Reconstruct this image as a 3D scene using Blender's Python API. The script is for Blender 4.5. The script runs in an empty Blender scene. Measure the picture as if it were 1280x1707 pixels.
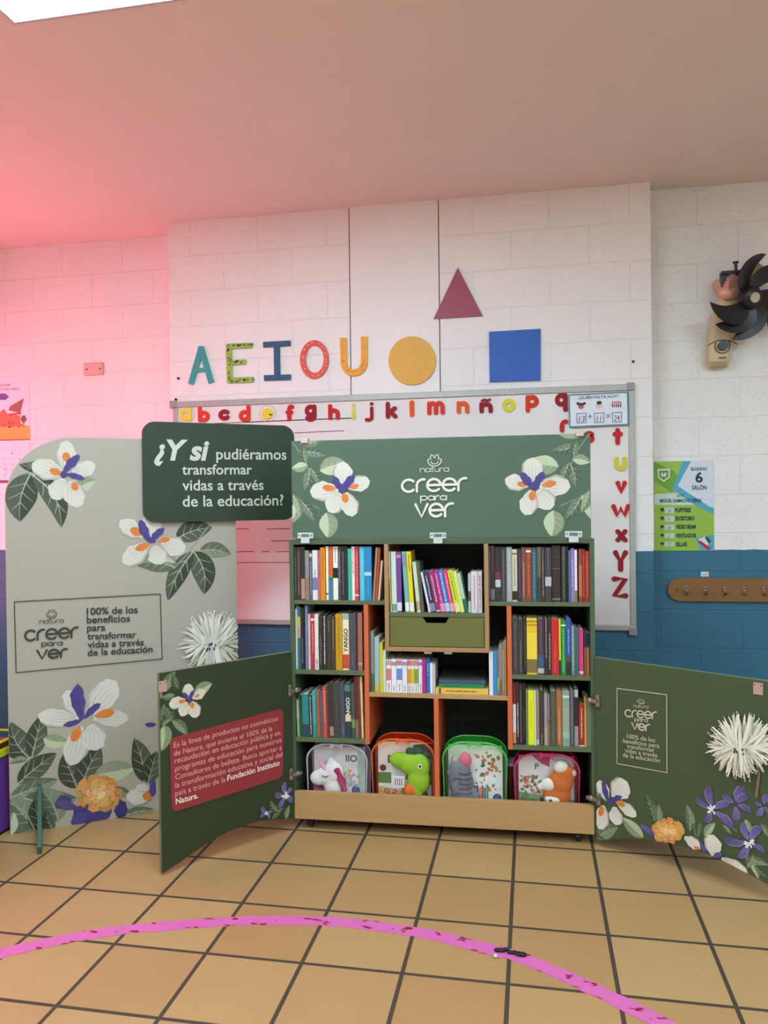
import bpy, math, random
from mathutils import Matrix, Vector
random.seed(7)
PI = math.pi
sc = bpy.context.scene
col = sc.collection

# ------------------------------------------------------------------ camera
CR = Vector((0.982433, 0.186219, -0.012143))
CU = Vector((0.010218, 0.011292, 0.999884))
CF_ = Vector((-0.186334, 0.982443, -0.009191))
CP = Vector((0, 0, 1.4814))
FL = 1292.49
cd = bpy.data.cameras.new('camera')
cam = bpy.data.objects.new('camera', cd); col.objects.link(cam)
cd.sensor_fit = 'VERTICAL'; cd.sensor_height = 24; cd.lens = FL / 1707 * 24
cd.clip_start = 0.05
m = Matrix.Identity(4)
for i in range(3):
    m[i][0], m[i][1], m[i][2], m[i][3] = CR[i], CU[i], -CF_[i], CP[i]
cam.matrix_world = m
sc.camera = cam

# ------------------------------------------------------------------ light and exposure
sc.view_settings.view_transform = 'Standard'
sc.view_settings.look = 'None'
sc.view_settings.gamma = 1
sc.view_settings.exposure = 0.0
LED = 31.5           # emission of the ceiling panels
CURTAIN = 4.7      # glow of daylight through the red curtain on the left wall
w = bpy.data.worlds.new('world'); sc.world = w; w.use_nodes = True
w.node_tree.nodes['Background'].inputs[0].default_value = (.9, .95, 1, 1)
w.node_tree.nodes['Background'].inputs[1].default_value = 0.05

# ------------------------------------------------------------------ materials
def lin(c):
    return tuple(((v / 255 / 12.92) if v / 255 <= .04045 else ((v / 255 + .055) / 1.055) ** 2.4) for v in c) + (1,)
MC = {}
def pm(rgb, rough=.55, var=.08, scale=30, metal=0, spec=.4, bump=0, name=None):
    key = (tuple(rgb), rough, var, scale, metal, spec, bump)
    if key in MC: return MC[key]
    mt = bpy.data.materials.new(name or 'mat_%d_%d_%d' % tuple(rgb)); mt.use_nodes = True
    nt = mt.node_tree; b = nt.nodes['Principled BSDF']
    b.inputs['Roughness'].default_value = rough
    b.inputs['Metallic'].default_value = metal
    b.inputs['Specular IOR Level'].default_value = spec
    tc = nt.nodes.new('ShaderNodeTexCoord'); nz = nt.nodes.new('ShaderNodeTexNoise')
    nz.inputs['Scale'].default_value = scale; nz.inputs['Detail'].default_value = 3
    nt.links.new(tc.outputs['Object'], nz.inputs['Vector'])
    mx = nt.nodes.new('ShaderNodeMix'); mx.data_type = 'RGBA'
    c = lin(rgb)
    mx.inputs[6].default_value = tuple(v * (1 - var) for v in c[:3]) + (1,)
    mx.inputs[7].default_value = tuple(min(1, v * (1 + var)) for v in c[:3]) + (1,)
    nt.links.new(nz.outputs['Fac'], mx.inputs[0])
    nt.links.new(mx.outputs[2], b.inputs['Base Color'])
    if bump:
        bp = nt.nodes.new('ShaderNodeBump'); bp.inputs['Strength'].default_value = bump
        bp.inputs['Distance'].default_value = .003
        nt.links.new(nz.outputs['Fac'], bp.inputs['Height']); nt.links.new(bp.outputs[0], b.inputs['Normal'])
    MC[key] = mt
    return mt
def emit(rgb, s, name):
    mt = bpy.data.materials.new(name); mt.use_nodes = True
    b = mt.node_tree.nodes['Principled BSDF']
    b.inputs['Base Color'].default_value = (.8, .8, .8, 1)
    b.inputs['Emission Color'].default_value = rgb + (1,); b.inputs['Emission Strength'].default_value = s
    return mt
def vinyl(rgb, fac, name):
    mt = bpy.data.materials.new(name); mt.use_nodes = True
    nt = mt.node_tree; nt.nodes.remove(nt.nodes['Principled BSDF'])
    tr = nt.nodes.new('ShaderNodeBsdfTransparent'); tr.inputs[0].default_value = lin(rgb)
    gl = nt.nodes.new('ShaderNodeBsdfGlossy'); gl.inputs['Roughness'].default_value = .12
    nz = nt.nodes.new('ShaderNodeTexNoise'); nz.inputs['Scale'].default_value = 14
    tc = nt.nodes.new('ShaderNodeTexCoord'); nt.links.new(tc.outputs['Object'], nz.inputs['Vector'])
    bp = nt.nodes.new('ShaderNodeBump'); bp.inputs['Strength'].default_value = .6; bp.inputs['Distance'].default_value = .02
    nt.links.new(nz.outputs['Fac'], bp.inputs['Height']); nt.links.new(bp.outputs[0], gl.inputs['Normal'])
    mx = nt.nodes.new('ShaderNodeMixShader'); mx.inputs[0].default_value = fac
    nt.links.new(tr.outputs[0], mx.inputs[1]); nt.links.new(gl.outputs[0], mx.inputs[2])
    nt.links.new(mx.outputs[0], nt.nodes['Material Output'].inputs[0])
    return mt

def block_wall(name, flat=None, shift=0.0):
    """painted concrete block: white above z 1.225, blue below; joints and pores in relief"""
    mt = bpy.data.materials.new(name); mt.use_nodes = True
    nt = mt.node_tree; N = nt.nodes.new; L = nt.links.new
    b = nt.nodes['Principled BSDF']; b.inputs['Roughness'].default_value = .5
    b.inputs['Specular IOR Level'].default_value = .3
    tc = N('ShaderNodeTexCoord'); sp = N('ShaderNodeSeparateXYZ'); L(tc.outputs['Object'], sp.inputs[0])
    ax = N('ShaderNodeMath'); ax.operation = 'ADD'; ax.inputs[1].default_value = 10.004 + shift; L(sp.outputs[0], ax.inputs[0])
    az = N('ShaderNodeMath'); az.operation = 'ADD'; az.inputs[1].default_value = 0.1; L(sp.outputs[2], az.inputs[0])
    cb = N('ShaderNodeCombineXYZ'); L(ax.outputs[0], cb.inputs[0]); L(az.outputs[0], cb.inputs[1])
    nw = N('ShaderNodeTexNoise'); nw.inputs['Scale'].default_value = 9; L(tc.outputs['Object'], nw.inputs['Vector'])
    mw = N('ShaderNodeMix'); mw.data_type = 'VECTOR'; mw.inputs[0].default_value = .012
    L(cb.outputs[0], mw.inputs[4]); L(nw.outputs['Color'], mw.inputs[5])
    br = N('ShaderNodeTexBrick'); br.offset = .5; br.inputs['Scale'].default_value = 1
    br.inputs['Brick Width'].default_value = .4; br.inputs['Row Height'].default_value = .2
    br.inputs['Mortar Size'].default_value = .005; br.inputs['Mortar Smooth'].default_value = .6
    L(mw.outputs[1], br.inputs['Vector'])
    fine = N('ShaderNodeTexNoise'); fine.inputs['Scale'].default_value = 95; fine.inputs['Detail'].default_value = 4
    L(tc.outputs['Object'], fine.inputs['Vector'])
    pore = N('ShaderNodeValToRGB'); pore.color_ramp.elements[0].position = .30; pore.color_ramp.elements[1].position = .42
    L(fine.outputs['Fac'], pore.inputs[0])
    big = N('ShaderNodeTexNoise'); big.inputs['Scale'].default_value = 2.2; L(tc.outputs['Object'], big.inputs['Vector'])
    # height: 1-mortar, times pores
    inv = N('ShaderNodeMath'); inv.operation = 'SUBTRACT'; inv.inputs[0].default_value = 1; L(br.outputs['Fac'], inv.inputs[1])
    hm = N('ShaderNodeMath'); hm.operation = 'MULTIPLY_ADD'; hm.inputs[1].default_value = .35
    L(pore.outputs[0], hm.inputs[0]); L(inv.outputs[0], hm.inputs[2])
    bp = N('ShaderNodeBump'); bp.inputs['Strength'].default_value = .55; bp.inputs['Distance'].default_value = .004
    L(hm.outputs[0], bp.inputs['Height'])
    if flat is None: L(bp.outputs[0], b.inputs['Normal'])
    # colour
    wob = N('ShaderNodeMath'); wob.operation = 'MULTIPLY_ADD'; wob.inputs[1].default_value = .012; wob.inputs[2].default_value = 1.219
    L(nw.outputs['Fac'], wob.inputs[0])
    gt = N('ShaderNodeMath'); gt.operation = 'GREATER_THAN'; L(sp.outputs[2], gt.inputs[0]); L(wob.outputs[0], gt.inputs[1])
    wh = N('ShaderNodeMix'); wh.data_type = 'RGBA'; wh.inputs[6].default_value = lin((230, 229, 225)); wh.inputs[7].default_value = lin((243, 242, 239))
    L(big.outputs['Fac'], wh.inputs[0])
    bl = N('ShaderNodeMix'); bl.data_type = 'RGBA'; bl.inputs[6].default_value = lin((50, 102, 126)); bl.inputs[7].default_value = lin((62, 116, 140))
    L(big.outputs['Fac'], bl.inputs[0])
    mc = N('ShaderNodeMix'); mc.data_type = 'RGBA'; L(gt.outputs[0], mc.inputs[0]); L(bl.outputs[2], mc.inputs[6]); L(wh.outputs[2], mc.inputs[7])
    dk = N('ShaderNodeMix'); dk.data_type = 'RGBA'; dk.blend_type = 'MULTIPLY'
    dk.inputs[7].default_value = (.90, .89, .88, 1)
    ip = N('ShaderNodeMath'); ip.operation = 'SUBTRACT'; ip.inputs[0].default_value = 1; L(pore.outputs[0], ip.inputs[1])
    dm = N('ShaderNodeMath'); dm.operation = 'MAXIMUM'; L(ip.outputs[0], dm.inputs[0])
    mj = N('ShaderNodeMath'); mj.operation = 'MULTIPLY'; mj.inputs[1].default_value = .30; L(br.outputs['Fac'], mj.inputs[0]); L(mj.outputs[0], dm.inputs[1])
    if flat is None: L(dm.outputs[0], dk.inputs[0])
    else: dk.inputs[0].default_value = 0
    L(mc.outputs[2], dk.inputs[6]); L(dk.outputs[2], b.inputs['Base Color'])
    return mt

def tile_floor():
    mt = bpy.data.materials.new('floor_tiles'); mt.use_nodes = True
    nt = mt.node_tree; N = nt.nodes.new; L = nt.links.new
    b = nt.nodes['Principled BSDF']; b.inputs['Specular IOR Level'].default_value = .45
    tc = N('ShaderNodeTexCoord'); mp = N('ShaderNodeMapping')
    mp.inputs['Location'].default_value = (2.065 + .33 * 40, -3.392 + .33 * 40, 0); L(tc.outputs['Object'], mp.inputs[0])
    br = N('ShaderNodeTexBrick'); br.offset = 0; br.inputs['Scale'].default_value = 1
    br.inputs['Brick Width'].default_value = .33; br.inputs['Row Height'].default_value = .33
    br.inputs['Mortar Size'].default_value = .0074; br.inputs['Mortar Smooth'].default_value = .15
    br.inputs['Color1'].default_value = lin((172, 134, 86)); br.inputs['Color2'].default_value = lin((181, 148, 98))
    br.inputs['Mortar'].default_value = lin((66, 58, 47)); br.inputs['Bias'].default_value = 0
    L(mp.outputs[0], br.inputs['Vector'])
    nz = N('ShaderNodeTexNoise'); nz.inputs['Scale'].default_value = 6; nz.inputs['Detail'].default_value = 5; L(tc.outputs['Object'], nz.inputs['Vector'])
    mx = N('ShaderNodeMix'); mx.data_type = 'RGBA'; mx.blend_type = 'MULTIPLY'; mx.inputs[0].default_value = .35
    rp = N('ShaderNodeValToRGB'); rp.color_ramp.elements[0].color = (.75, .72, .68, 1); rp.color_ramp.elements[1].color = (1.0, 1.0, 1.0, 1)
    L(nz.outputs['Fac'], rp.inputs[0]); L(br.outputs['Color'], mx.inputs[6]); L(rp.outputs[0], mx.inputs[7]); L(mx.outputs[2], b.inputs['Base Color'])
    rr = N('ShaderNodeMath'); rr.operation = 'MULTIPLY_ADD'; rr.inputs[1].default_value = .35; rr.inputs[2].default_value = .36
    L(br.outputs['Fac'], rr.inputs[0]); L(rr.outputs[0], b.inputs['Roughness'])
    bp = N('ShaderNodeBump'); bp.inputs['Strength'].default_value = .5; bp.inputs['Distance'].default_value = .003; bp.invert = True
    L(br.outputs['Fac'], bp.inputs['Height']); L(bp.outputs[0], b.inputs['Normal'])
    return mt

def wood(rgb1, rgb2, name, axis=0):
    mt = bpy.data.materials.new(name); mt.use_nodes = True
    nt = mt.node_tree; N = nt.nodes.new; L = nt.links.new; b = nt.nodes['Principled BSDF']; b.inputs['Roughness'].default_value = .5
    tc = N('ShaderNodeTexCoord'); mp = N('ShaderNodeMapping'); s = [70, 70, 70]; s[axis] = 3; mp.inputs['Scale'].default_value = s
    L(tc.outputs['Object'], mp.inputs[0]); nz = N('ShaderNodeTexNoise'); nz.inputs['Scale'].default_value = 1.3; nz.inputs['Detail'].default_value = 5
    L(mp.outputs[0], nz.inputs['Vector']); mx = N('ShaderNodeMix'); mx.data_type = 'RGBA'
    mx.inputs[6].default_value = lin(rgb1); mx.inputs[7].default_value = lin(rgb2); L(nz.outputs['Fac'], mx.inputs[0]); L(mx.outputs[2], b.inputs['Base Color'])
    return mt

def tape_mat():
    mt = bpy.data.materials.new('worn_pink_tape'); mt.use_nodes = True
    nt = mt.node_tree; N = nt.nodes.new; L = nt.links.new; b = nt.nodes['Principled BSDF']; b.inputs['Roughness'].default_value = .4
    tc = N('ShaderNodeTexCoord'); mp = N('ShaderNodeMapping'); mp.inputs['Scale'].default_value = (9, 22, 1); L(tc.outputs['Object'], mp.inputs[0])
    nz = N('ShaderNodeTexNoise'); nz.inputs['Scale'].default_value = 1.6; nz.inputs['Detail'].default_value = 6; L(mp.outputs[0], nz.inputs['Vector'])
    rp = N('ShaderNodeValToRGB'); e = rp.color_ramp.elements; e[0].position = .60; e[0].color = (0, 0, 0, 1); e[1].position = .615; e[1].color = (1, 1, 1, 1)
    L(nz.outputs['Fac'], rp.inputs[0]); mx = N('ShaderNodeMix'); mx.data_type = 'RGBA'
    mx.inputs[6].default_value = lin((206, 104, 168)); mx.inputs[7].default_value = lin((140, 28, 46)); L(rp.outputs[0], mx.inputs[0]); L(mx.outputs[2], b.inputs['Base Color'])
    return mt

# ------------------------------------------------------------------ mesh builder
class MB:
    def __init__(s, k=1): s.v = []; s.f = []; s.mi = []; s.m = []; s.k = k
    def _m(s, mat):
        if mat not in s.m: s.m.append(mat)
        return s.m.index(mat)
    def add(s, vs, fs, mat):
        o = len(s.v); k = s._m(mat); s.v += [tuple(v) for v in vs]
        for f in fs: s.f.append(tuple(i + o for i in f)); s.mi.append(k)
    def box(s, x0, x1, y0, y1, z0, z1, mat):
        vs = [(x, y, z) for z in (z0, z1) for y in (y0, y1) for x in (x0, x1)]
        s.add(vs, [(0, 1, 5, 4), (1, 3, 7, 5), (3, 2, 6, 7), (2, 0, 4, 6), (4, 5, 7, 6), (0, 2, 3, 1)], mat)
    def flat(s, poly, y, mat):
        a = sum(poly[i - 1][0] * poly[i][1] - poly[i][0] * poly[i - 1][1] for i in range(len(poly)))
        if a < 0: poly = poly[::-1]
        s.add([(p[0], y, p[1]) for p in poly], [tuple(range(len(poly)))], mat)
    def prism(s, poly, y0, y1, mat, side=None):
        a = sum(poly[i - 1][0] * poly[i][1] - poly[i][0] * poly[i - 1][1] for i in range(len(poly)))
        if a < 0: poly = poly[::-1]
        n = len(poly); vs = [(p[0], y0, p[1]) for p in poly] + [(p[0], y1, p[1]) for p in poly]
        s.add(vs, [tuple(range(n))], mat)
        s.add(vs, [tuple(range(2 * n - 1, n - 1, -1))], side or mat)
        s.add(vs, [(i, i + n, (i + 1) % n + n, (i + 1) % n) for i in range(n)], side or mat)
    def ring(s, outer, inner, y0, y1, mat):
        n = len(outer)
        vs = [(p[0], y0, p[1]) for p in outer] + [(p[0], y0, p[1]) for p in inner] + [(p[0], y1, p[1]) for p in outer] + [(p[0], y1, p[1]) for p in inner]
        fs = []
        for i in range(n):
            j = (i + 1) % n
            fs += [(i, j, n + j, n + i), (2 * n + j, 2 * n + i, 3 * n + i, 3 * n + j), (j, i, 2 * n + i, 2 * n + j), (n + i, n + j, 3 * n + j, 3 * n + i)]
        s.add(vs, fs, mat)
    def tube(s, path, r, mat, seg=8, closed=False, caps=True):
        path = [Vector(p) for p in path]; n = len(path); rs = r if isinstance(r, (list, tuple)) else [r] * n
        vs = []; fs = []; up = Vector((.13, .21, .97))
        for i, p in enumerate(path):
            if closed: t = path[(i + 1) % n] - path[i - 1]
            else: t = path[min(i + 1, n - 1)] - path[max(i - 1, 0)]
            t.normalize(); a = t.cross(up)
            if a.length < .05: a = t.cross(Vector((1, 0, 0)))
            a.normalize(); b_ = t.cross(a)
            for k in range(seg):
                th = 2 * PI * k / seg; vs.append(p + (a * math.cos(th) + b_ * math.sin(th)) * rs[i])
        for i in range(n if closed else n - 1):
            j = (i + 1) % n
            for k in range(seg):
                l = (k + 1) % seg; fs.append((i * seg + k, i * seg + l, j * seg + l, j * seg + k))
        if caps and not closed:
            fs.append(tuple(range(seg - 1, -1, -1))); fs.append(tuple(range((n - 1) * seg, n * seg)))
        s.add(vs, fs, mat)
    def ball(s, c, r, mat, seg=14, rings=8, rot=None):
        rx, ry, rz = r if isinstance(r, (tuple, list)) else (r, r, r)
        rx, rz = rx * s.k, rz * s.k
        vs = []; fs = []; c = Vector(c)
        for i in range(rings + 1):
            ph = PI * i / rings
            for k in range(seg):
                th = 2 * PI * k / seg
                p = Vector((rx * math.sin(ph) * math.cos(th), ry * math.sin(ph) * math.sin(th), rz * math.cos(ph)))
                if rot: p = rot @ p
                vs.append(c + p)
        for i in range(rings):
            for k in range(seg):
                l = (k + 1) % seg; fs.append((i * seg + k, (i + 1) * seg + k, (i + 1) * seg + l, i * seg + l))
        s.add(vs, fs, mat)
    def cyl(s, c, axis, r, h, mat, seg=20):
        a = Vector(axis).normalized(); c = Vector(c)
        s.tube([c - a * h / 2, c + a * h / 2], r, mat, seg)
FR = {}
def place(o, F, parent):
    FR[o.name] = F.copy(); o.parent = None
    if parent is not None:
        o.parent = parent; o.matrix_parent_inverse = Matrix.Identity(4)
        o.matrix_basis = FR[parent.name].inverted() @ F
    else: o.matrix_basis = F
def obj(name, mb, F, parent=None, bevel=0, smooth=False, remesh=0, kind=None):
    me = bpy.data.meshes.new(name); me.from_pydata(mb.v, [], mb.f)
    for mt in mb.m: me.materials.append(mt)
    me.polygons.foreach_set('material_index', mb.mi)
    if smooth:
        me.polygons.foreach_set('use_smooth', [True] * len(me.polygons))
        try: me.set_sharp_from_angle(angle=math.radians(42))
        except Exception: pass
    me.update()
    o = bpy.data.objects.new(name, me); col.objects.link(o); place(o, F, parent)
    if remesh:
        md = o.modifiers.new('blend', 'REMESH'); md.mode = 'VOXEL'; md.voxel_size = remesh; md.use_smooth_shade = True
        sm = o.modifiers.new('soft', 'SMOOTH'); sm.iterations = 2; sm.factor = .5
    if bevel:
        md = o.modifiers.new('edge', 'BEVEL'); md.width = bevel; md.segments = 2; md.limit_method = 'ANGLE'; md.angle_limit = math.radians(50)
    if kind: o['kind'] = kind
    return o
def tag(o, label, cat, group=None):
    o['label'] = label; o['category'] = cat
    if group: o['group'] = group
    return o
def thing(name, label, cat, F, group=None):
    o = bpy.data.objects.new(name, None); o.empty_display_size = .05; col.objects.link(o); place(o, F, None)
    return tag(o, label, cat, group)

# ------------------------------------------------------------------ frames: local x along, y into, z up
def frame(x, y, z, deg=0):
    return Matrix.Translation((x, y, z)) @ Matrix.Rotation(math.radians(deg), 4, 'Z')
def shift(F, x, y, z): return F @ Matrix.Translation((x, y, z))
def ray(px, py): return CF_ + CR * ((px - 640) / FL) - CU * ((py - 853.5) / FL)
def uv(F, px, py, y=0):
    Fi = F.inverted(); c = Fi @ CP; d = Fi.to_3x3() @ ray(px, py)
    p = c + d * ((y - c.y) / d.y); return (p.x, p.z)
def atz(px, py, z=0):
    d = ray(px, py); return CP + d * ((z - CP.z) / d.z)
WALL = frame(0, 4.2, 0); WALLL = frame(0, 4.39, 0); WALLR = frame(0, 4.32, 0)
CAB = frame(-1.074, 3.401, 0, 1.6)
TOT = frame(-2.343, 3.133, 0, 34)
LD = frame(-1.074, 3.399, 0, 52.5)
_r = CAB @ Vector((1.325, 0, 0)); RD = frame(_r.x, _r.y, 0, -33)

# ------------------------------------------------------------------ 2D helpers
def arc(cx, cy, rx, ry, a0, a1, n=14):
    return [(cx + rx * math.cos(math.radians(a0 + (a1 - a0) * i / n)), cy + ry * math.sin(math.radians(a0 + (a1 - a0) * i / n))) for i in range(n + 1)]
def rrect(x0, x1, z0, z1, r, n=6):
    return arc(x1 - r, z1 - r, r, r, 0, 90, n) + arc(x0 + r, z1 - r, r, r, 90, 180, n) + arc(x0 + r, z0 + r, r, r, 180, 270, n) + arc(x1 - r, z0 + r, r, r, 270, 360, n)
def ribbon(path, w):
    """outline quads of a stroke, list of polygons; w may be a list"""
    n = len(path); ws = w if isinstance(w, (list, tuple)) else [w] * n
    Ls = []; Rs = []
    for i in range(n):
        a = path[max(i - 1, 0)]; b = path[min(i + 1, n - 1)]
        dx, dy = b[0] - a[0], b[1] - a[1]; l = math.hypot(dx, dy) or 1e-9
        nx, ny = -dy / l * ws[i] / 2, dx / l * ws[i] / 2
        Ls.append((path[i][0] + nx, path[i][1] + ny)); Rs.append((path[i][0] - nx, path[i][1] - ny))
    return Ls, Rs
def stroke(mb, path, w, y, mat, depth=0, cap=True):
    if depth and len(path) > 8 and math.hypot(path[0][0] - path[-1][0], path[0][1] - path[-1][1]) < 1e-6:
        q = path[:-1]; k = len(q); o_ = []; i_ = []
        for i in range(k):
            a, b = q[i - 1], q[(i + 1) % k]; dx, dy = b[0] - a[0], b[1] - a[1]; l = math.hypot(dx, dy)
            o_.append((q[i][0] + dy / l * w / 2, q[i][1] - dx / l * w / 2)); i_.append((q[i][0] - dy / l * w / 2, q[i][1] + dx / l * w / 2))
        mb.ring(o_, i_, y, y + depth, mat); return
    Ls, Rs = ribbon(path, w); n = len(path)
    w0 = w[0] if isinstance(w, (list, tuple)) else w; w1 = w[-1] if isinstance(w, (list, tuple)) else w
    if not depth:
        for i in range(n - 1): mb.flat([Ls[i], Ls[i + 1], Rs[i + 1], Rs[i]], y, mat)
        if cap:
            for p, q in ((path[0], w0), (path[-1], w1)): mb.flat(arc(p[0], p[1], q / 2, q / 2, 0, 330, 11), y - 2e-5, mat)
        return
    end = []
    beg = []
    if cap:
        a = math.degrees(math.atan2(path[-1][1] - path[-2][1], path[-1][0] - path[-2][0]))
        end = arc(path[-1][0], path[-1][1], w1 / 2, w1 / 2, a + 80, a - 80, 8)
        a = math.degrees(math.atan2(path[1][1] - path[0][1], path[1][0] - path[0][0]))
        beg = arc(path[0][0], path[0][1], w0 / 2, w0 / 2, a - 100, a - 260, 8)
    mb.prism(Ls + end + Rs[::-1] + beg, y, y + depth, mat)
C = lambda cx, cy, r, n=22: arc(cx, cy, r, r, 0, 360, n)
G = {
 'a': (1, [C(.5, .5, .5), [(1, 1), (1, 0)]]), 'b': (1, [C(.5, .5, .5), [(0, 1.6), (0, 0)]]), 'c': (.95, [arc(.5, .5, .5, .5, 45, 315, 18)]),
 'd': (1, [C(.5, .5, .5), [(1, 1.6), (1, 0)]]), 'e': (1, [[(0, .5), (1, .5)] , arc(.5, .5, .5, .5, 0, 318, 20)]),
 'f': (.6, [arc(.55, 1.25, .3, .35, 60, 180, 8) + [(.25, 0)], [(0, .85), (.55, .85)]]),
 'g': (1, [C(.5, .5, .5), [(1, 1), (1, -.2)] + arc(.5, -.2, .5, .4, 0, -150, 10)]), 'h': (.9, [[(0, 1.6), (0, 0)], [(0, .5)] + arc(.45, .55, .45, .45, 180, 0, 10) + [(.9, 0)]]),
 'i': (.2, [[(.1, 1), (.1, 0)], [(.1, 1.58), (.1, 1.6)]]), 'j': (.5, [[(.5, 1), (.5, -.2)] + arc(.2, -.2, .3, .3, 0, -120, 8), [(.5, 1.58), (.5, 1.6)]]),
 'k': (.85, [[(0, 1.6), (0, 0)], [(.8, 1), (.05, .45)], [(.3, .6), (.85, 0)]]), 'l': (.2, [[(.1, 1.6), (.1, 0)]]),
 'm': (1.4, [[(0, 1), (0, 0)], [(0, .5)] + arc(.35, .6, .35, .4, 180, 0, 8) + [(.7, 0)], [(.7, .5)] + arc(1.05, .6, .35, .4, 180, 0, 8) + [(1.4, 0)]]),
 'n': (.9, [[(0, 1), (0, 0)], [(0, .5)] + arc(.45, .55, .45, .45, 180, 0, 10) + [(.9, 0)]]), 'o': (1, [C(.5, .5, .5)]),
 'ñ': (.9, [[(0, 1), (0, 0)], [(0, .5)] + arc(.45, .55, .45, .45, 180, 0, 10) + [(.9, 0)], [(.05, 1.52), (.3, 1.66), (.6, 1.52), (.85, 1.66)]]),
 'p': (1, [C(.5, .5, .5), [(0, 1), (0, -.6)]]), 'q': (1, [C(.5, .5, .5), [(1, 1), (1, -.6)]]),
 'r': (.62, [[(0, 0), (0, .5)] + arc(.5, .5, .5, .5, 180, 80, 8)]), 's': (.75, [arc(.38, .75, .34, .25, 20, 250, 10) + arc(.38, .27, .36, .27, 70, -160, 10)]),
 't': (.6, [[(.3, 1.45), (.3, 0)], [(0, 1), (.6, 1)]]), 'u': (.9, [[(0, 1), (0, .45)] + arc(.45, .45, .45, .45, 180, 360, 10) + [(.9, 1)]]),
 'v': (.9, [[(0, 1), (.45, 0), (.9, 1)]]), 'w': (1.3, [[(0, 1), (.33, 0), (.65, .8), (.97, 0), (1.3, 1)]]), 'x': (.85, [[(0, 0), (.85, 1)], [(0, 1), (.85, 0)]]),
 'Y': (1, [[(0, 1.5), (.5, .7), (1, 1.5)], [(.5, .7), (.5, 0)]]), 'Z': (1, [[(0, 1.5), (1, 1.5), (0, 0), (1, 0)]]),
 't2': (.55, [[(.2, 1.4), (.2, .3)] + arc(.5, .3, .3, .3, 180, 260, 5), [(0, 1), (.5, 1)]]),
}
def glyph_line(mb, F, word, Lp, Rp, xh_px, wt, mat, y, gap=.16):
    """word of round stroke letters between two baseline pixels"""
    a = uv(F, *Lp, y); b = uv(F, *Rp, y); k = abs(uv(F, Lp[0], Lp[1] - xh_px, y)[1] - a[1])
    tot = sum(G[c][0] for c in word) + gap * (len(word) - 1)
    d = math.hypot(b[0] - a[0], b[1] - a[1]); dx, dz = (b[0] - a[0]) / d, (b[1] - a[1]) / d
    s = (d - wt * k) / tot; x = wt * k / 2
    for c in word:
        for path in G[c][1]:
            pts = [(x + p[0] * s, (wt / 2 + p[1] * (1 - wt)) * k) for p in path]
            pts = [(a[0] + q[0] * dx, a[1] + q[0] * dz + q[1]) for q in pts]
            stroke(mb, pts, wt * k, y, mat)
            y -= 3e-5
        x += (G[c][0] + gap) * s
def text2d(body, bold=0, shear=0):
    cu = bpy.data.curves.new('t', 'FONT'); cu.body = body; cu.offset = bold; cu.shear = shear; cu.resolution_u = 3; cu.size = 1
    o = bpy.data.objects.new('t', cu); col.objects.link(o)
    bpy.context.view_layer.update()
    ev = o.evaluated_get(bpy.context.evaluated_depsgraph_get()); me = ev.to_mesh()
    vs = [(v.co.x, v.co.y) for v in me.vertices]; fs = [tuple(p.vertices) for p in me.polygons]
    ev.to_mesh_clear(); bpy.data.objects.remove(o); bpy.data.curves.remove(cu)
    return vs, fs
def tline(mb, F, body, Lp, Rp, mat, y=-.0008, k=1, h_px=None, bold=.0, shear=0):
    a = uv(F, *Lp, y); b = uv(F, *Rp, y)
    vs, fs = text2d(body, bold, shear)
    x0 = min(v[0] for v in vs); x1 = max(v[0] for v in vs)
    d = math.hypot(b[0] - a[0], b[1] - a[1]); dx, dz = (b[0] - a[0]) / d, (b[1] - a[1]) / d
    s = d / (x1 - x0); sz = s * k
    if h_px: sz = abs(uv(F, Lp[0], Lp[1] - h_px, y)[1] - a[1]) / .70
    mb.add([(a[0] + (v[0] - x0) * s * dx, y, a[1] + (v[0] - x0) * s * dz + v[1] * sz) for v in vs], fs, mat)

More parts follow.
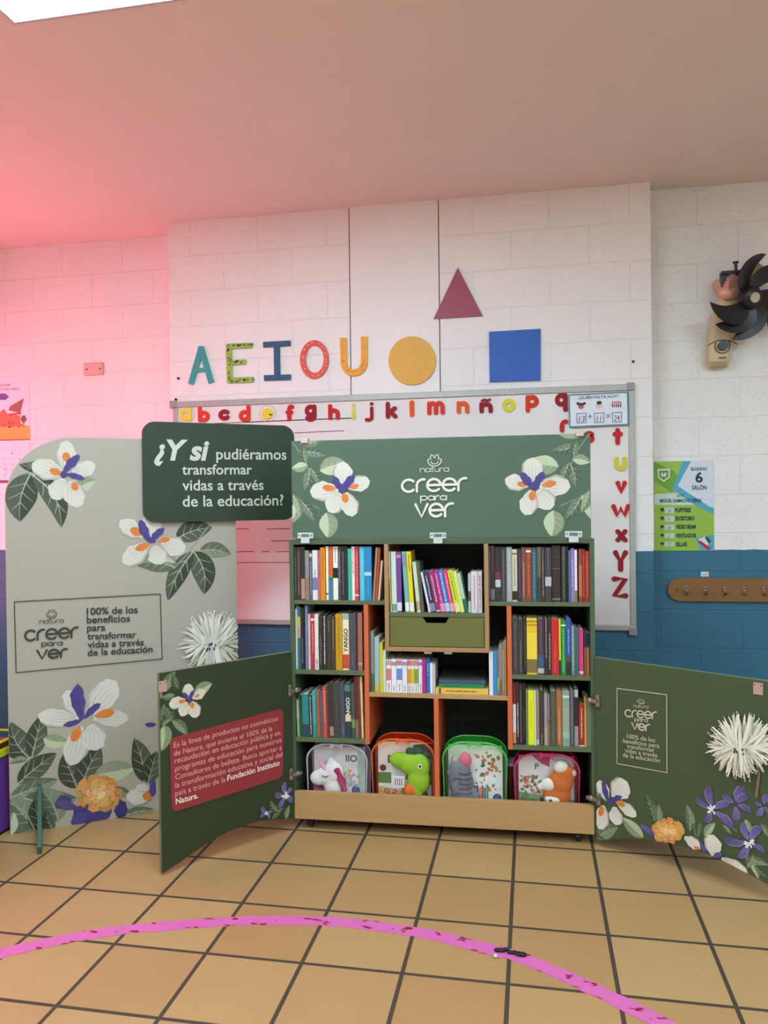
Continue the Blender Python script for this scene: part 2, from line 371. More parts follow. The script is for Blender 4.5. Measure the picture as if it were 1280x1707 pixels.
class Art:
    """printed botanical pattern laid on a panel's front face, drawn in the panel's own plane"""
    def __init__(s, mb, F, conv, bounds, y=-.0003, mirror=None):
        s.mb, s.F, s.conv, s.b, s.y, s.mirror = mb, F, conv, bounds, y, mirror
    def P(s, p):
        q = uv(s.F, *s.conv(*p)); 
        if s.mirror is not None: q = (2 * s.mirror - q[0], q[1])
        return q
    def _flat(s, poly, mat, up=True):
        u0, u1, v0, v1 = s.b
        poly = [(min(max(p[0], u0), u1), min(max(p[1], v0), v1)) for p in poly]
        a = sum(poly[i - 1][0] * poly[i][1] - poly[i][0] * poly[i - 1][1] for i in range(len(poly)))
        if abs(a) < 1e-7: return
        s.mb.flat(poly, s.y, mat)
        if up: s.y -= 4e-5
    def spine(s, b, t, bend, n=10):
        dx, dz = t[0] - b[0], t[1] - b[1]
        return [(b[0] + dx * i / n - dz * bend * math.sin(PI * i / n), b[1] + dz * i / n + dx * bend * math.sin(PI * i / n)) for i in range(n + 1)]
    def shape(s, sp, wid, prof):
        n = len(sp) - 1; L = math.hypot(sp[-1][0] - sp[0][0], sp[-1][1] - sp[0][1])
        return ribbon(sp, [max(1e-4, L * wid * prof(i / n)) for i in range(n + 1)]) 
    def leaf(s, b, t, wid=.45, c=(60, 70, 55), c2=None, vein=(170, 180, 150), bend=.1):
        b, t = s.P(b), s.P(t); sp = s.spine(b, t, bend); c2 = c2 or tuple(min(255, int(v * 1.28 + 6)) for v in c)
        Ls, Rs = s.shape(sp, wid, lambda x: math.sin(PI * min(1, x ** .85)) ** .8)
        s._flat(Ls + sp[::-1], A(c), False); s._flat(sp + Rs[::-1], A(c2))
        L = math.hypot(t[0] - b[0], t[1] - b[1]); vm = A(vein)
        Lv, Rv = ribbon(sp, [L * .028 * (1.1 - i / 10) for i in range(11)]); s._flat(Lv + Rv[::-1], vm, False)
        for i in (2, 4, 6):
            for S in (Ls, Rs):
                e = S[i + 2]; o = sp[i]; q = (o[0] + (e[0] - o[0]) * .85, o[1] + (e[1] - o[1]) * .85)
                Lv, Rv = ribbon([o, ((o[0] + q[0]) / 2 + (sp[i + 1][0] - o[0]) * .1, (o[1] + q[1]) / 2 + (sp[i + 1][1] - o[1]) * .1), q], [L * .014, L * .011, L * .006]); s._flat(Lv + Rv[::-1], vm, False)
        s.y -= 4e-5
    def petal(s, b, t, wid=.6, c=(212, 210, 197), shade=(172, 171, 158), ruffle=.06, bend=.04, lines=5, tipw=.55):
        b, t = s.P(b), s.P(t); sp = s.spine(b, t, bend, 12)
        rnd = random.random() * 6
        Ls, Rs = s.shape(sp, wid, lambda x: (math.sin(PI * min(1, x ** 1.25 * .97 + .03)) ** .62) * (1 + ruffle * math.sin(x * 17 + rnd)))
        s._flat(Ls + Rs[::-1], A(c))
        # rim shade and veins
        Lm = [(l[0] * .8 + m_[0] * .2, l[1] * .8 + m_[1] * .2) for l, m_ in zip(Ls, sp)]
        s._flat(Ls[1:11] + Lm[1:11][::-1], A(shade), False)
        L = math.hypot(t[0] - b[0], t[1] - b[1])
        for k in range(lines):
            q = (k + 1) / (lines + 1)
            path = [(Ls[i][0] * (1 - q) + Rs[i][0] * q, Ls[i][1] * (1 - q) + Rs[i][1] * q) for i in range(1, 9)]
            Lv, Rv = ribbon(path, [L * .02 * (1 - i / 9) + L * .004 for i in range(8)]); s._flat(Lv + Rv[::-1], A(shade), False)
        s.y -= 4e-5
    def stem(s, pts, wpx, c):
        pts = [s.P(p) for p in pts]; k = abs(s.P((0, 0))[1] - s.P((0, 1))[1])
        Ls, Rs = ribbon(pts, wpx * k); s._flat(Ls + Rs[::-1], A(c))
    def blob(s, c, rx, ry, col_, n=16, rough=.18):
        p = s.P(c); q = s.P((c[0] + rx, c[1] + ry)); a, b_ = abs(q[0] - p[0]), abs(q[1] - p[1])
        s._flat([(p[0] + a * math.cos(2 * PI * i / n) * (1 + random.uniform(-rough, rough)), p[1] + b_ * math.sin(2 * PI * i / n) * (1 + random.uniform(-rough, rough))) for i in range(n)], A(col_))
    def iris(s, petals, orange, purple):
        for p in petals: s.petal(*p)
        for o in orange: s.petal(o[0], o[1], o[2] if len(o) > 2 else .5, (214, 122, 52), (232, 160, 96), lines=2)
        for o in purple: s.petal(o[0], o[1], o[2] if len(o) > 2 else .3, (76, 66, 134), (58, 48, 110), lines=1, ruffle=.12)
    def carnation(s, c, r):
        for ring, n, q0, L_, w_ in ((0, 10, .34, .66, 1.0), (1, 8, .22, .52, 1.1), (2, 7, .10, .42, 1.1), (3, 5, .0, .30, 1.0)):
            for k in range(n):
                a = 2 * PI * k / n + ring * .4 + random.uniform(-.15, .15); cc = [(212, 152, 80), (222, 166, 92), (230, 182, 110), (238, 200, 134)][ring]
                cc = tuple(min(255, int(v * random.uniform(.92, 1.06))) for v in cc)
                b = (c[0] + math.cos(a) * q0 * r, c[1] + math.sin(a) * q0 * r * .85); e = (b[0] + math.cos(a) * L_ * r * 1.05, b[1] + math.sin(a) * L_ * r * .85)
                s.petal(b, e, w_, cc, tuple(int(v * .78) for v in cc), .16, random.uniform(-.1, .1), lines=3)
    def puff(s, c, r, n=120, a0=0, a1=360):
        for k in range(n):
            a = math.radians(random.uniform(a0, a1)); R_ = r * random.uniform(.55, 1.08); q = r * random.uniform(0, .3)
            b = (c[0] + math.cos(a) * q, c[1] + math.sin(a) * q); e = (c[0] + math.cos(a) * R_, c[1] - math.sin(a) * R_ * .95)
            cc = random.choice([(230, 228, 210), (218, 214, 192), (238, 236, 222), (204, 200, 176)])
            s.petal(b, e, random.uniform(.06, .10), cc, tuple(int(v * .9) for v in cc), .02, random.uniform(-.06, .06), lines=0)
            if k % 2 == 0: s.blob((e[0] + random.uniform(-.04, .04) * r, e[1] + random.uniform(-.04, .04) * r), r * .022, r * .022, (236, 234, 224), 7)
        for k in range(10): s.blob((c[0] + random.uniform(-.22, .12) * r, c[1] + random.uniform(.0, .22) * r), r * .03, r * .05, random.choice([(70, 60, 90), (86, 78, 70), (232, 228, 205)]), 7, .4)
    def lily(s, c, tips, wid=.45, centre=30):
        for t in tips:
            b = (c[0] + (t[0] - c[0]) * .12, c[1] + (t[1] - c[1]) * .12); k = random.uniform(.85, 1.1)
            s.petal(b, t, wid, tuple(int(v * k) for v in (98, 86, 142)), (146, 134, 182), .08, .08, lines=3)
        if centre:
            for k in range(9):
                a = random.uniform(0, 2 * PI); s.petal(c, (c[0] + math.cos(a) * centre, c[1] + math.sin(a) * centre), .35, (232, 230, 226), (200, 196, 206), lines=0)
def A(c): return pm(c, .5, .05, 60)

# ================================================================== SETTING
def struct(name, mb, F=Matrix.Identity(4), **k): return obj(name, mb, F, kind='structure', **k)
CEIL = 3.13
XL, XR, YF, YB = -3.75, 4.4, -3.6, 4.6
b = MB(); b.box(XL, XR, YF, YB, -.1, 0, tile_floor()); struct('floor', b)
b = MB(); b.box(XL, XR, YF, YB, CEIL, CEIL + .1, pm((226, 217, 208), .7, .04, 3)); struct('ceiling', b)
blk = block_wall('painted_block_wall'); smooth_wall = block_wall('painted_smooth_column', flat=1)
b = MB(); b.box(-2.05, -.977, 4.2, 4.6, 0, CEIL, blk); b.box(-.971, -.480, 4.2, 4.6, 0, CEIL, smooth_wall); b.box(-.474, .62, 4.2, 4.6, 0, CEIL, blk)
b.box(-.98, -.47, 4.212, 4.5, 0, CEIL, pm((120, 112, 104), .8)); struct('wall_back', b)
b = MB(); b.box(XL, -2.05, 4.39, 4.6, 0, CEIL, block_wall('painted_block_wall_left', shift=.13)); struct('wall_back_left', b)
b = MB(); b.box(.62, XR, 4.32, 4.6, 0, CEIL, block_wall('painted_block_wall_right', shift=.05)); struct('wall_back_right', b)
side = pm((228, 222, 214), .6, .05, 4)
b = MB(); b.box(XL - .1, XL, YF, YB, 0, CEIL, side); struct('wall_left', b)
b = MB(); b.box(XR, XR + .1, YF, YB, 0, CEIL, side); struct('wall_right', b)
b = MB(); b.box(XL, XR, YF - .1, YF, 0, CEIL, side); struct('wall_front', b)

# LED ceiling panels; the first one shows at the top left of the photo
ledm = emit((.66, .86, 1.0), LED, 'led_diffuser')
metal_w = pm((190, 192, 196), .4, .03, 20)
def led(x0, y0, label):
    t = thing('ceiling_light', label, 'ceiling light', Matrix.Translation((x0, y0, CEIL)), 'LED ceiling panels')
    f = MB(); W_, D_ = 1.2, .6
    for a, b_, c, d in ((0, W_, 0, .012), (0, W_, D_ - .012, D_), (0, .012, .012, D_ - .012), (W_ - .012, W_, .012, D_ - .012)): f.box(a, b_, c, d, -.012, 0, metal_w)
    obj('frame', f, FR[t.name], t)
    f = MB(); f.box(.012, W_ - .012, .012, D_ - .012, -.008, -.001, ledm); obj('diffuser', f, FR[t.name], t)
led(-1.70, 1.76, 'bright white rectangular LED panel on the ceiling at upper left')
for x, y, n in ((1.5, .9, 'LED panel on the ceiling above and right of the viewer'), (-1.7, -.6, 'LED panel on the ceiling behind the viewer to the left'), (1.5, -.9, 'LED panel on the ceiling behind the viewer to the right'), (-.2, -2.4, 'LED panel on the ceiling at the far front wall')):
    led(x, y, n)
# window with glowing red curtain on the left wall (lights the left of the room pink)
b = MB()
for i in range(17):
    y0 = 2.45 + i * .11; b.add([(XL + .03 + .02 * (i % 2), y0, 0.7), (XL + .03 + .02 * ((i + 1) % 2), y0 + .11, 0.7), (XL + .03 + .02 * ((i + 1) % 2), y0 + .11, 2.5), (XL + .03 + .02 * (i % 2), y0, 2.5)], [(0, 1, 2, 3)], emit((1, .12, .26), CURTAIN, 'sunlit_red_curtain') if i == 0 else b.m[0])
win = struct('window_1', b)
b = MB(); wf_ = pm((210, 206, 200), .5)
for y0, y1, z0, z1 in ((2.38, 4.38, .62, .70), (2.38, 4.38, 2.50, 2.58), (2.38, 2.45, .70, 2.50), (4.32, 4.38, .70, 2.50)): b.box(XL, XL + .08, y0, y1, z0, z1, wf_)
obj('window_frame', b, Matrix.Identity(4), win, bevel=.004)

# ================================================================== WALL OBJECTS
def wallitem(F, x, y): return uv(F, x, y)
# ---- whiteboard
TL, BR = uv(WALL, 290, 668), uv(WALL, 1060, 1050)
wx0, wx1, wz0, wz1 = TL[0], BR[0], .812, 2.092
board = thing('whiteboard', 'large whiteboard in a dull aluminium frame behind the green bookcase', 'whiteboard', frame(wx0, 4.2, wz0))
BF = FR[board.name]; W_, H_ = wx1 - wx0, wz1 - wz0
b = MB(); b.box(.02, W_ - .02, -.014, -.001, .02, H_ - .02, pm((232, 229, 224), .16, .02, 5, spec=.5)); 
blkink = pm((70, 60, 62), .5)
def ink(p, q, wd, c=blkink):
    a = uv(shift(BF, 0, -.0143, 0), *p); e = uv(shift(BF, 0, -.0143, 0), *q)
    stroke(b, [a, ((a[0] + e[0]) / 2, (a[1] + e[1]) / 2 + .001), e], wd, -.0146, c, cap=False)
ink((405, 704), (590, 697), .006); ink((300, 709), (405, 704), .004); ink((490, 722), (574, 718), .004)
red_ink = pm((120, 60, 70), .5)
for y0, spans in ((882, ((393, 415), (444, 484))), (902, ((452, 484),)), (920, ((393, 424), (436, 450), (460, 484))), (938, ((393, 484),))):
    for a0, a1 in spans: ink((a0, y0), (a1, y0 - .5), .004, red_ink)
ink((960, 700), (1000, 700), .0025)
obj('writing_surface', b, BF, board)
alu = pm((176, 178, 172), .45, .12, 25, metal=.3)
b = MB()
for x0, x1, z0, z1 in ((0, W_, H_ - .035, H_), (0, W_, 0, .03), (0, .03, .03, H_ - .035), (W_ - .03, W_, .03, H_ - .035)): b.box(x0, x1, -.022, 0, z0, z1, alu)
obj('frame', b, BF, board, bevel=.004)
for x, z in ((W_ - .02, H_), (0, H_), (W_ - .02, .012)):
    b = MB(); b.box(x - .018, x + .022, -.026, 0, z - .035, z + .006, pm((150, 150, 146), .5))
    obj('corner_cap', b, BF, board, bevel=.004)
# ---- foam alphabet on the whiteboard
RED = (196, 34, 38); DRED = (150, 22, 36); ORR = (214, 58, 32); YEL = (222, 212, 60); ORG = (228, 92, 34)
LET = [('a', 299, 319, 680, 702, YEL, 'yellow'), ('b', 330, 349, 677, 704, ORR, 'orange-red'), ('c', 364, 382, 682, 701, DRED, 'crimson'), ('d', 398, 417, 675, 703, ORR, 'orange-red'),
       ('e', 436, 455, 680, 699, YEL, 'yellow'), ('f', 476, 490, 674, 702, RED, 'red'), ('g', 508, 527, 674, 703, DRED, 'crimson'), ('h', 547, 566, 673, 700, RED, 'red'), ('i', 584.5, 593.5, 672, 699, YEL, 'yellow'),
       ('j', 608, 622, 670, 703, DRED, 'crimson'), ('k', 643, 662, 669, 698, DRED, 'dark red'), ('l', 682, 691, 667, 695, ORG, 'orange'), ('m', 712, 741, 668, 692, ORR, 'orange-red'), ('n', 761, 782, 668, 690, ORG, 'orange'),
       ('ñ', 799, 821, 662, 689, DRED, 'dark red'), ('o', 837, 859, 664, 687, YEL, 'yellow'), ('p', 876, 898, 658, 688, ORR, 'orange-red'), ('q', 925, 946, 655, 687, DRED, 'dark red'),
       ('r', 933, 947, 699, 721, RED, 'red'), ('s', 973, 991, 718, 739, RED, 'red'), ('t', 1021, 1038, 713, 742, RED, 'red'), ('u', 1024, 1045, 761, 785, (214, 202, 60), 'yellow'),
       ('v', 1026, 1045, 801, 824, RED, 'red'), ('w', 1019, 1051, 840, 863, RED, 'red'), ('x', 1026, 1046, 882, 904, DRED, 'dark red'), ('Y', 1022, 1047, 917, 953, DRED, 'dark red'), ('Z', 1020, 1047, 961, 997, DRED, 'dark red')]
FB = frame(0, 4.2 - .0145, 0)
for i, (ch, x0, x1, y0, y1, c, cn) in enumerate(LET):
    a = uv(FB, x0, y1, -.006); e = uv(FB, x1, y0, -.006); wt = .0235 if ch not in 'YZ' else .026
    if ch == 'l': wt = .026
    if ch in 'ij': wt = .019
    paths = G[ch][1]; xs = [p[0] for q in paths for p in q]; zs = [p[1] for q in paths for p in q]
    gx0, gx1, gz0, gz1 = min(xs), max(xs), min(zs), max(zs)
    Fo = frame(a[0], 4.2 - .0145, a[1]); w_, h_ = e[0] - a[0], e[1] - a[1]
    b = MB(); mt = pm(c, .75, .06, 40)
    for k, q in enumerate(paths):
        pts = [((w_ / 2 if gx1 - gx0 < .05 else wt / 2 + (p[0] - gx0) / (gx1 - gx0) * (w_ - wt)), wt / 2 + (p[1] - gz0) / (gz1 - gz0) * (h_ - wt)) for p in q]
        stroke(b, pts, wt * (.55 if ch == 'ñ' and k == 2 else 1), -.007 - .0002 * k, mt, depth=.007)
    where = 'in the top row of the whiteboard alphabet' if i < 18 else 'in the right-hand column of the whiteboard alphabet'
    if ch == 'r': where = 'below the letter q on the whiteboard'
    if ch == 's': where = 'half hidden by the bookcase lid corner'
    name = 'enye' if ch == 'ñ' else ch
    tag(obj('foam_letter', b, Fo), '%s foam letter %s %s' % (cn, ch.lower(), where), 'letter', 'foam alphabet letters')
    if ch in 'ae':
        b = MB(); r = w_ * .72; stroke(b, arc(w_ / 2, h_ / 2, r, r * .95, 0, 360, 24), .0022, -.0003, pm((196, 110, 130), .5), cap=False)
        tag(obj('drawn_circle', b, shift(Fo, 0, 0, 0)), 'thin red marker circle drawn round the letter %s' % ch, 'drawing')
# ---- big wooden vowels, circle, triangle, square
def wallshape(name, label, cat, polys, ringp, mat, extra=None, group=None, d=.009):
    cx = min(p[0] for q in (polys + [r for rr in ringp for r in rr]) for p in q); cz = min(p[1] for q in (polys + [r for rr in ringp for r in rr]) for p in q)
    Fo = frame(cx, 4.2 - .001, cz); b = MB(); L = lambda q: [(p[0] - cx, p[1] - cz) for p in q]
    for k, q in enumerate(polys): b.prism(L(q), -d - .0002 * k, 0, mat)
    for o_, i_ in ringp: b.ring(L(o_), L(i_), -d, 0, mat)
    if extra: extra(b, cx, cz, d)
    return tag(obj(name, b, Fo), label, cat, group)
U_ = lambda x, y: uv(WALL, x, y, -.009)
def sp(pts, w):  # stroke polygon in pixels
    Ls, Rs = ribbon(pts, w); return [U_(*p) for p in Ls + Rs[::-1]]
def dots(c, pts, r):
    def f(b, cx, cz, d):
        for x, y in pts:
            p = U_(x, y); b.flat([(q[0] - cx, q[1] - cz) for q in C(p[0], p[1], r * random.uniform(.7, 1.2), 9)], -d - .0012, pm(c, .6))
    return f
g = 'wooden vowels above the whiteboard'
def in_quad(pts, n):
    out = []
    for _ in range(n):
        k = random.randrange(len(pts) - 1); t = random.random(); out.append((pts[k][0] + (pts[k + 1][0] - pts[k][0]) * t + random.uniform(-2.3, 2.3), pts[k][1] + (pts[k + 1][1] - pts[k][1]) * t + random.uniform(-2.3, 2.3)))
    return out
wallshape('wooden_letter', 'teal wooden vowel A above the whiteboard', 'letter', [sp([(318, 640), (335, 580)], 9.5), sp([(335, 580), (352, 638)], 9.5), sp([(324, 617), (346, 616)], 7), [U_(330, 583), U_(331, 577), U_(338, 577), U_(340, 583)]], [], pm((62, 158, 158), .5), None, g)
wallshape('wooden_letter', 'lime green wooden vowel E with dark dots', 'letter', [sp([(381, 575), (383, 637)], 9.5), sp([(377, 577.5), (420, 575.5)], 8.5), sp([(383, 604.5), (410, 603)], 8), sp([(379, 634), (421.5, 632.5)], 9)], [], pm((150, 186, 84), .5), dots((66, 100, 50), in_quad([(420, 576), (381, 577), (383, 635), (421, 633)], 34) + in_quad([(383, 604), (409, 603)], 8), .0055), g)
wallshape('wooden_letter', 'navy blue wooden vowel I with serifs', 'letter', [sp([(461, 573), (462, 630)], 10), sp([(438.5, 574.5), (484, 572)], 9), sp([(440, 630), (484.5, 628.5)], 9)], [], pm((44, 86, 118), .5), dots((70, 110, 140), in_quad([(440, 574), (483, 572)], 10) + in_quad([(461, 573), (462, 630)], 14) + in_quad([(440, 630), (484, 629)], 10), .003), g)
def ell(cx, cy, rx, ry, n=40): return [U_(cx + rx * math.cos(2 * PI * i / n), cy - ry * math.sin(2 * PI * i / n)) for i in range(n)]
wallshape('wooden_letter', 'coral red wooden vowel O with pale dots', 'letter', [], [(ell(524, 599, 24, 32), ell(524.5, 598.5, 15, 23))], pm((218, 88, 72), .5), dots((240, 200, 190), [(524 + 19.5 * math.cos(k * .42 + random.uniform(-.1, .1)), 599 + 27.5 * math.sin(k * .42)) for k in range(15)] + [(524 + random.choice([-18, 20]), 599 + random.uniform(-12, 12)) for k in range(8)], .0035), g)
u_path = [(572, 563), (573, 600)] + [(590 - 17 * math.cos(t * PI / 10), 603 + 18.5 * math.sin(t * PI / 10)) for t in range(0, 11)] + [(607, 598), (607, 561)]
wallshape('wooden_letter', 'orange-yellow wooden vowel U with tiny dots', 'letter', [sp(u_path, 11)], [], pm((232, 166, 44), .5), dots((196, 120, 30), in_quad(u_path, 40), .0028), g)
wallshape('wooden_shape', 'mustard yellow wooden disc above the whiteboard', 'wall shape', [ell(687, 601, 39.5, 40.5)], [], wood((214, 160, 46), (224, 174, 64), 'mustard_board', 2), None, 'wooden geometric shapes')
wallshape('wooden_shape', 'maroon wooden triangle high on the white wall', 'wall shape', [[U_(763, 446), U_(722.5, 531.5), U_(804.5, 526.5)]], [], wood((148, 62, 84), (158, 72, 94), 'maroon_board', 2), None, 'wooden geometric shapes')
wallshape('wooden_shape', 'scuffed blue wooden square above the whiteboard', 'wall shape', [[U_(815, 553), U_(901, 548), U_(901, 634), U_(816, 637)]], [], wood((30, 88, 176), (44, 100, 190), 'blue_board', 2), None, 'wooden geometric shapes')
for x, y, l in ((298, 631, 'black nail in the white wall left of the vowel A'), (294, 666, 'black nail at the whiteboard top left corner'), (1055, 603, 'black nail in the wall above the whiteboard right corner')):
    p = uv(WALL, x, y); b = MB(); b.cyl((0, -.006, 0), (0, 1, 0), .0065, .012, pm((24, 22, 22), .5), 10); tag(obj('nail', b, frame(p[0], 4.2, p[1])), l, 'nail', 'nails in the wall')

# ---- attendance card on the whiteboard corner
SF0 = frame(0, 4.2 - .024, 0)
a = uv(SF0, 949, 713); e = uv(SF0, 1048, 650)
CFm = frame(a[0], 4.2 - .024, a[1] + .0); CW, CH = e[0] - a[0], e[1] - a[1] - .012
CFm = CFm @ Matrix.Rotation(math.radians(.8), 4, 'Y').inverted()
zs = lambda x, y: (940 + x / 10.667, 640 + y / 10.667)
b = MB(); b.box(0, CW, -.003, 0, 0, CH, pm((92, 138, 134), .5)); b.box(.006, CW - .008, -.0034, 0, .007, CH - .008, pm((224, 232, 240), .35))
card = tag(obj('attendance_card', b, CFm), 'white attendance card with teal border on the whiteboard corner', 'card')
b = MB(); dk = pm((44, 70, 120), .5); gk = pm((84, 90, 110), .5); bk = pm((40, 40, 48), .5)
tline(b, CFm, '¿QUIÉN FALTA HOY?', zs(258, 272), zs(962, 242), dk, -.0042, h_px=4.6, bold=.02)
obj('lettering', b, CFm, card)
for x in (308, 622, 940):
    b = MB()
    dy = -(x - 308) * .025
    for p, q in (((x - 80, 530 + dy), (x + 85, 520 + dy)), ((x + 85, 520 + dy), (x + 82, 690 + dy)), ((x + 82, 690 + dy), (x - 78, 696 + dy)), ((x - 78, 696 + dy), (x - 80, 530 + dy))):
        stroke(b, [uv(CFm, *zs(*p), -.004), uv(CFm, *zs(*q), -.004)], .0035, -.0042, gk)
    obj('number_box', b, CFm, card)
b = MB(); tline(b, CFm, '13', zs(262, 680), zs(372, 672), bk, -.0043, h_px=10, shear=.2); tline(b, CFm, '11', zs(580, 672), zs(665, 668), bk, -.0043, h_px=10, shear=.2); tline(b, CFm, '24', zs(885, 656), zs(990, 652), bk, -.0043, h_px=9, shear=.2)
obj('handwritten_number', b, CFm, card); b = MB(); tline(b, CFm, '+', zs(425, 635), zs(502, 633), gk, -.0042); tline(b, CFm, '=', zs(745, 632), zs(825, 628), gk, -.0042)
obj('sum_sign', b, CFm, card)
b = MB(); Q = lambda x, y: uv(CFm, *zs(x, y), -.004)
def blobp(x, y, rx, ry, c, yy=-.0042):
    p = Q(x, y); q = Q(x + rx, y + ry); b.flat(arc(p[0], p[1], abs(q[0] - p[0]), abs(q[1] - p[1]), 0, 345, 16), yy, pm(c, .5))
for dx in (-55, 60): blobp(302 + dx, 348, 26, 24, (40, 34, 40))
blobp(302, 395, 56, 52, (196, 96, 112), -.0044); blobp(302, 362, 50, 22, (60, 40, 46), -.0046)
blobp(625, 385, 62, 50, (226, 196, 180), -.0042); blobp(625, 335, 48, 30, (44, 44, 52), -.0045)
for k in range(5): blobp(862 + k * 36, 330, 20, 24, (204, 150, 146), -.0042); blobp(862 + k * 36, 385, 16, 34, random.choice([(190, 80, 84), (140, 90, 92), (206, 130, 120)]), -.0043)
obj('picture', b, CFm, card)

# ---- classroom sign
a = uv(WALLR, 1091, 918); e = uv(WALLR, 1189, 767.5)
SG = frame(a[0], 4.32, a[1]); SW, SH = e[0] - a[0], e[1] - a[1]
z3 = lambda x, y: (920 + x / 3.556, 630 + y / 3.556)
LIME = pm((148, 190, 72), .35, .03); GRN = pm((108, 162, 40), .35, .03); SKY = pm((78, 168, 196), .35, .03); PALE = pm((214, 222, 232), .35, .03); MINT = pm((170, 206, 140), .35)
b = MB(); b.box(0, SW, -.004, 0, 0, SH, LIME)
P = lambda *pts: [uv(SG, *z3(*p), -.0045) for p in pts]
cl = lambda ps: [(min(max(p[0], .0005), SW - .0005), min(max(p[1], .0005), SH - .0005)) for p in ps]
b.flat(cl(P((600, 490), (720, 550), (770, 610), (710, 680), (600, 610))), -.0043, GRN)
b.flat(cl(P((790, 485), (960, 485), (960, 770), (860, 740), (745, 640))), -.0045, PALE)
b.flat(cl(P((775, 485), (825, 485), (745, 640), (960, 780), (960, 810), (840, 750), (715, 660))), -.0047, SKY)
b.flat(cl(P((600, 690), (740, 680), (960, 745), (960, 755), (600, 752))), -.0044, pm((196, 216, 206), .35))
b.flat(cl(P((850, 950), (960, 930), (960, 1030), (880, 1030))), -.0045, SKY)
b.flat(cl(P((868, 955), (915, 938), (945, 975), (900, 1005))), -.0047, PALE); b.flat(cl(P((862, 972), (880, 965), (945, 1010), (925, 1022))), -.0049, pm((176, 40, 56), .4)); b.flat(cl(P((905, 945), (918, 938), (944, 970), (930, 985))), -.0050, pm((60, 70, 84), .4))
for k in range(5): b.flat(P((668, 768 + k * 51), (724, 768 + k * 51), (724, 802 + k * 49), (668, 802 + k * 49)), -.0046, pm((196, 202, 200), .4))
cx, cz = P((662, 575))[0]
b.flat(cl(P((625, 540), (700, 538), (698, 590), (662, 618), (628, 592))), -.0046, pm((206, 220, 196), .4)); b.flat(cl(P((636, 550), (690, 549), (688, 586), (662, 606), (638, 588))), -.0048, pm((96, 140, 60), .4))
b.flat(cl(P((646, 562), (656, 562), (662, 575), (668, 562), (680, 562), (672, 590), (662, 582), (650, 590))), -.0050, pm((214, 222, 204), .4))
sign = tag(obj('classroom_sign', b, SG), 'green, blue and white classroom sign with room number 6', 'sign')
b = MB(); ik = pm((36, 44, 62), .5)
tline(b, SG, 'BLOQUE # 2', z3(825, 549), z3(918, 546), ik, -.0056, h_px=5, bold=.03); tline(b, SG, '6', z3(850, 618), z3(894, 618), ik, -.0056, h_px=16.5, bold=.03); tline(b, SG, 'SALÓN', z3(830, 662), z3(916, 661), ik, -.0056, h_px=7, bold=.02)
tline(b, SG, 'SEDE', z3(738, 706), z3(782, 705), ik, -.0056, h_px=4, bold=.01); tline(b, SG, 'MIGUEL CAMACHO PEREA', z3(640, 738), z3(888, 735), ik, -.0056, h_px=5.4, bold=.03)
for w0, l, r, y in (('PUPITRES', 730, 823, 796), ('ESCRITORIO', 732, 845, 845), ('VIDEO BEAM', 734, 851, 895), ('VENTILADOR', 734, 855, 947), ('SILLAS', 735, 800, 998)):
    tline(b, SG, w0, z3(l, y), z3(r, y - 2), ik, -.0056, h_px=6.6, bold=.04)
obj('lettering', b, SG, sign)
ri = pm((150, 60, 80), .5)
for n_, y in (('5', 797), ('1', 846), ('0', 897), ('1', 949), ('7', 997)):
    b = MB(); tline(b, SG, n_, z3(688, y), z3(706 if n_ != '1' else 697, y), ri, -.0056, h_px=5, shear=.2); obj('handwritten_number', b, SG, sign)
for k in range(5):
    b = MB(); q = P((640, 772 + k * 51), (662, 772 + k * 51), (662, 796 + k * 50), (655, 785 + k * 50), (648, 796 + k * 50)); b.flat(q, -.0055, ik); obj('icon', b, SG, sign)

# ---- brown coat hook rail and its little label
a = uv(WALLR, 1112, 1001); e = uv(WALLR, 1280, 963); z0, z1 = a[1], uv(WALLR, 1112, 963)[1]
RF = frame(a[0], 4.32, z0); RH = z1 - z0; RL = 1.15
rail = thing('coat_hook_rail', 'brown wooden coat hook rail with rounded end on the blue wall', 'hook rail', RF)
b = MB(); b.prism(arc(RH / 2, RH / 2, RH / 2, RH / 2, 90, 270, 12) + [(RL, 0), (RL, RH)], -.02, 0, wood((120, 82, 34), (142, 100, 46), 'rail_wood')); obj('board', b, RF, rail, bevel=.004)
chrome = pm((170, 165, 158), .25, .05, 30, metal=.9)
hx = [uv(RF, x, y, -.02) for x, y in ((1144, 981), (1175.5, 981), (1207, 981), (1239.5, 981.5), (1273, 982))]
st = (hx[-1][0] - hx[0][0]) / 4
for k in range(9):
    h = MB(); x = hx[0][0] + st * k; z = RH / 2
    h.cyl((x, -.022, z + .006), (0, 1, 0), .012, .004, chrome, 14); h.tube([(x, -.022, z + .01), (x, -.045, z + .012), (x, -.056, z + .004), (x, -.055, z - .012), (x, -.043, z - .022), (x, -.03, z - .02)], .0042, chrome); h.ball((x, -.03, z - .02), .006, chrome, 10, 6)
    obj('hook', h, RF, rail, smooth=True)
h = MB(); h.cyl((uv(RF, 1128, 981, -.02)[0], -.021, RH / 2), (0, 1, 0), .009, .003, pm((110, 90, 60), .4, metal=.6)); obj('screw', h, RF, rail)
a = uv(WALLR, 1168, 961); e = uv(WALLR, 1181, 953); b = MB(); b.box(0, e[0] - a[0], -.002, 0, 0, e[1] - a[1], pm((214, 216, 214), .5)); b.box(.006, e[0] - a[0] - .006, -.0023, 0, .008, .011, pm((120, 124, 126), .5))
tag(obj('label_tag', b, frame(a[0], 4.32, a[1])), 'tiny white label tag just above the coat hook rail', 'label')

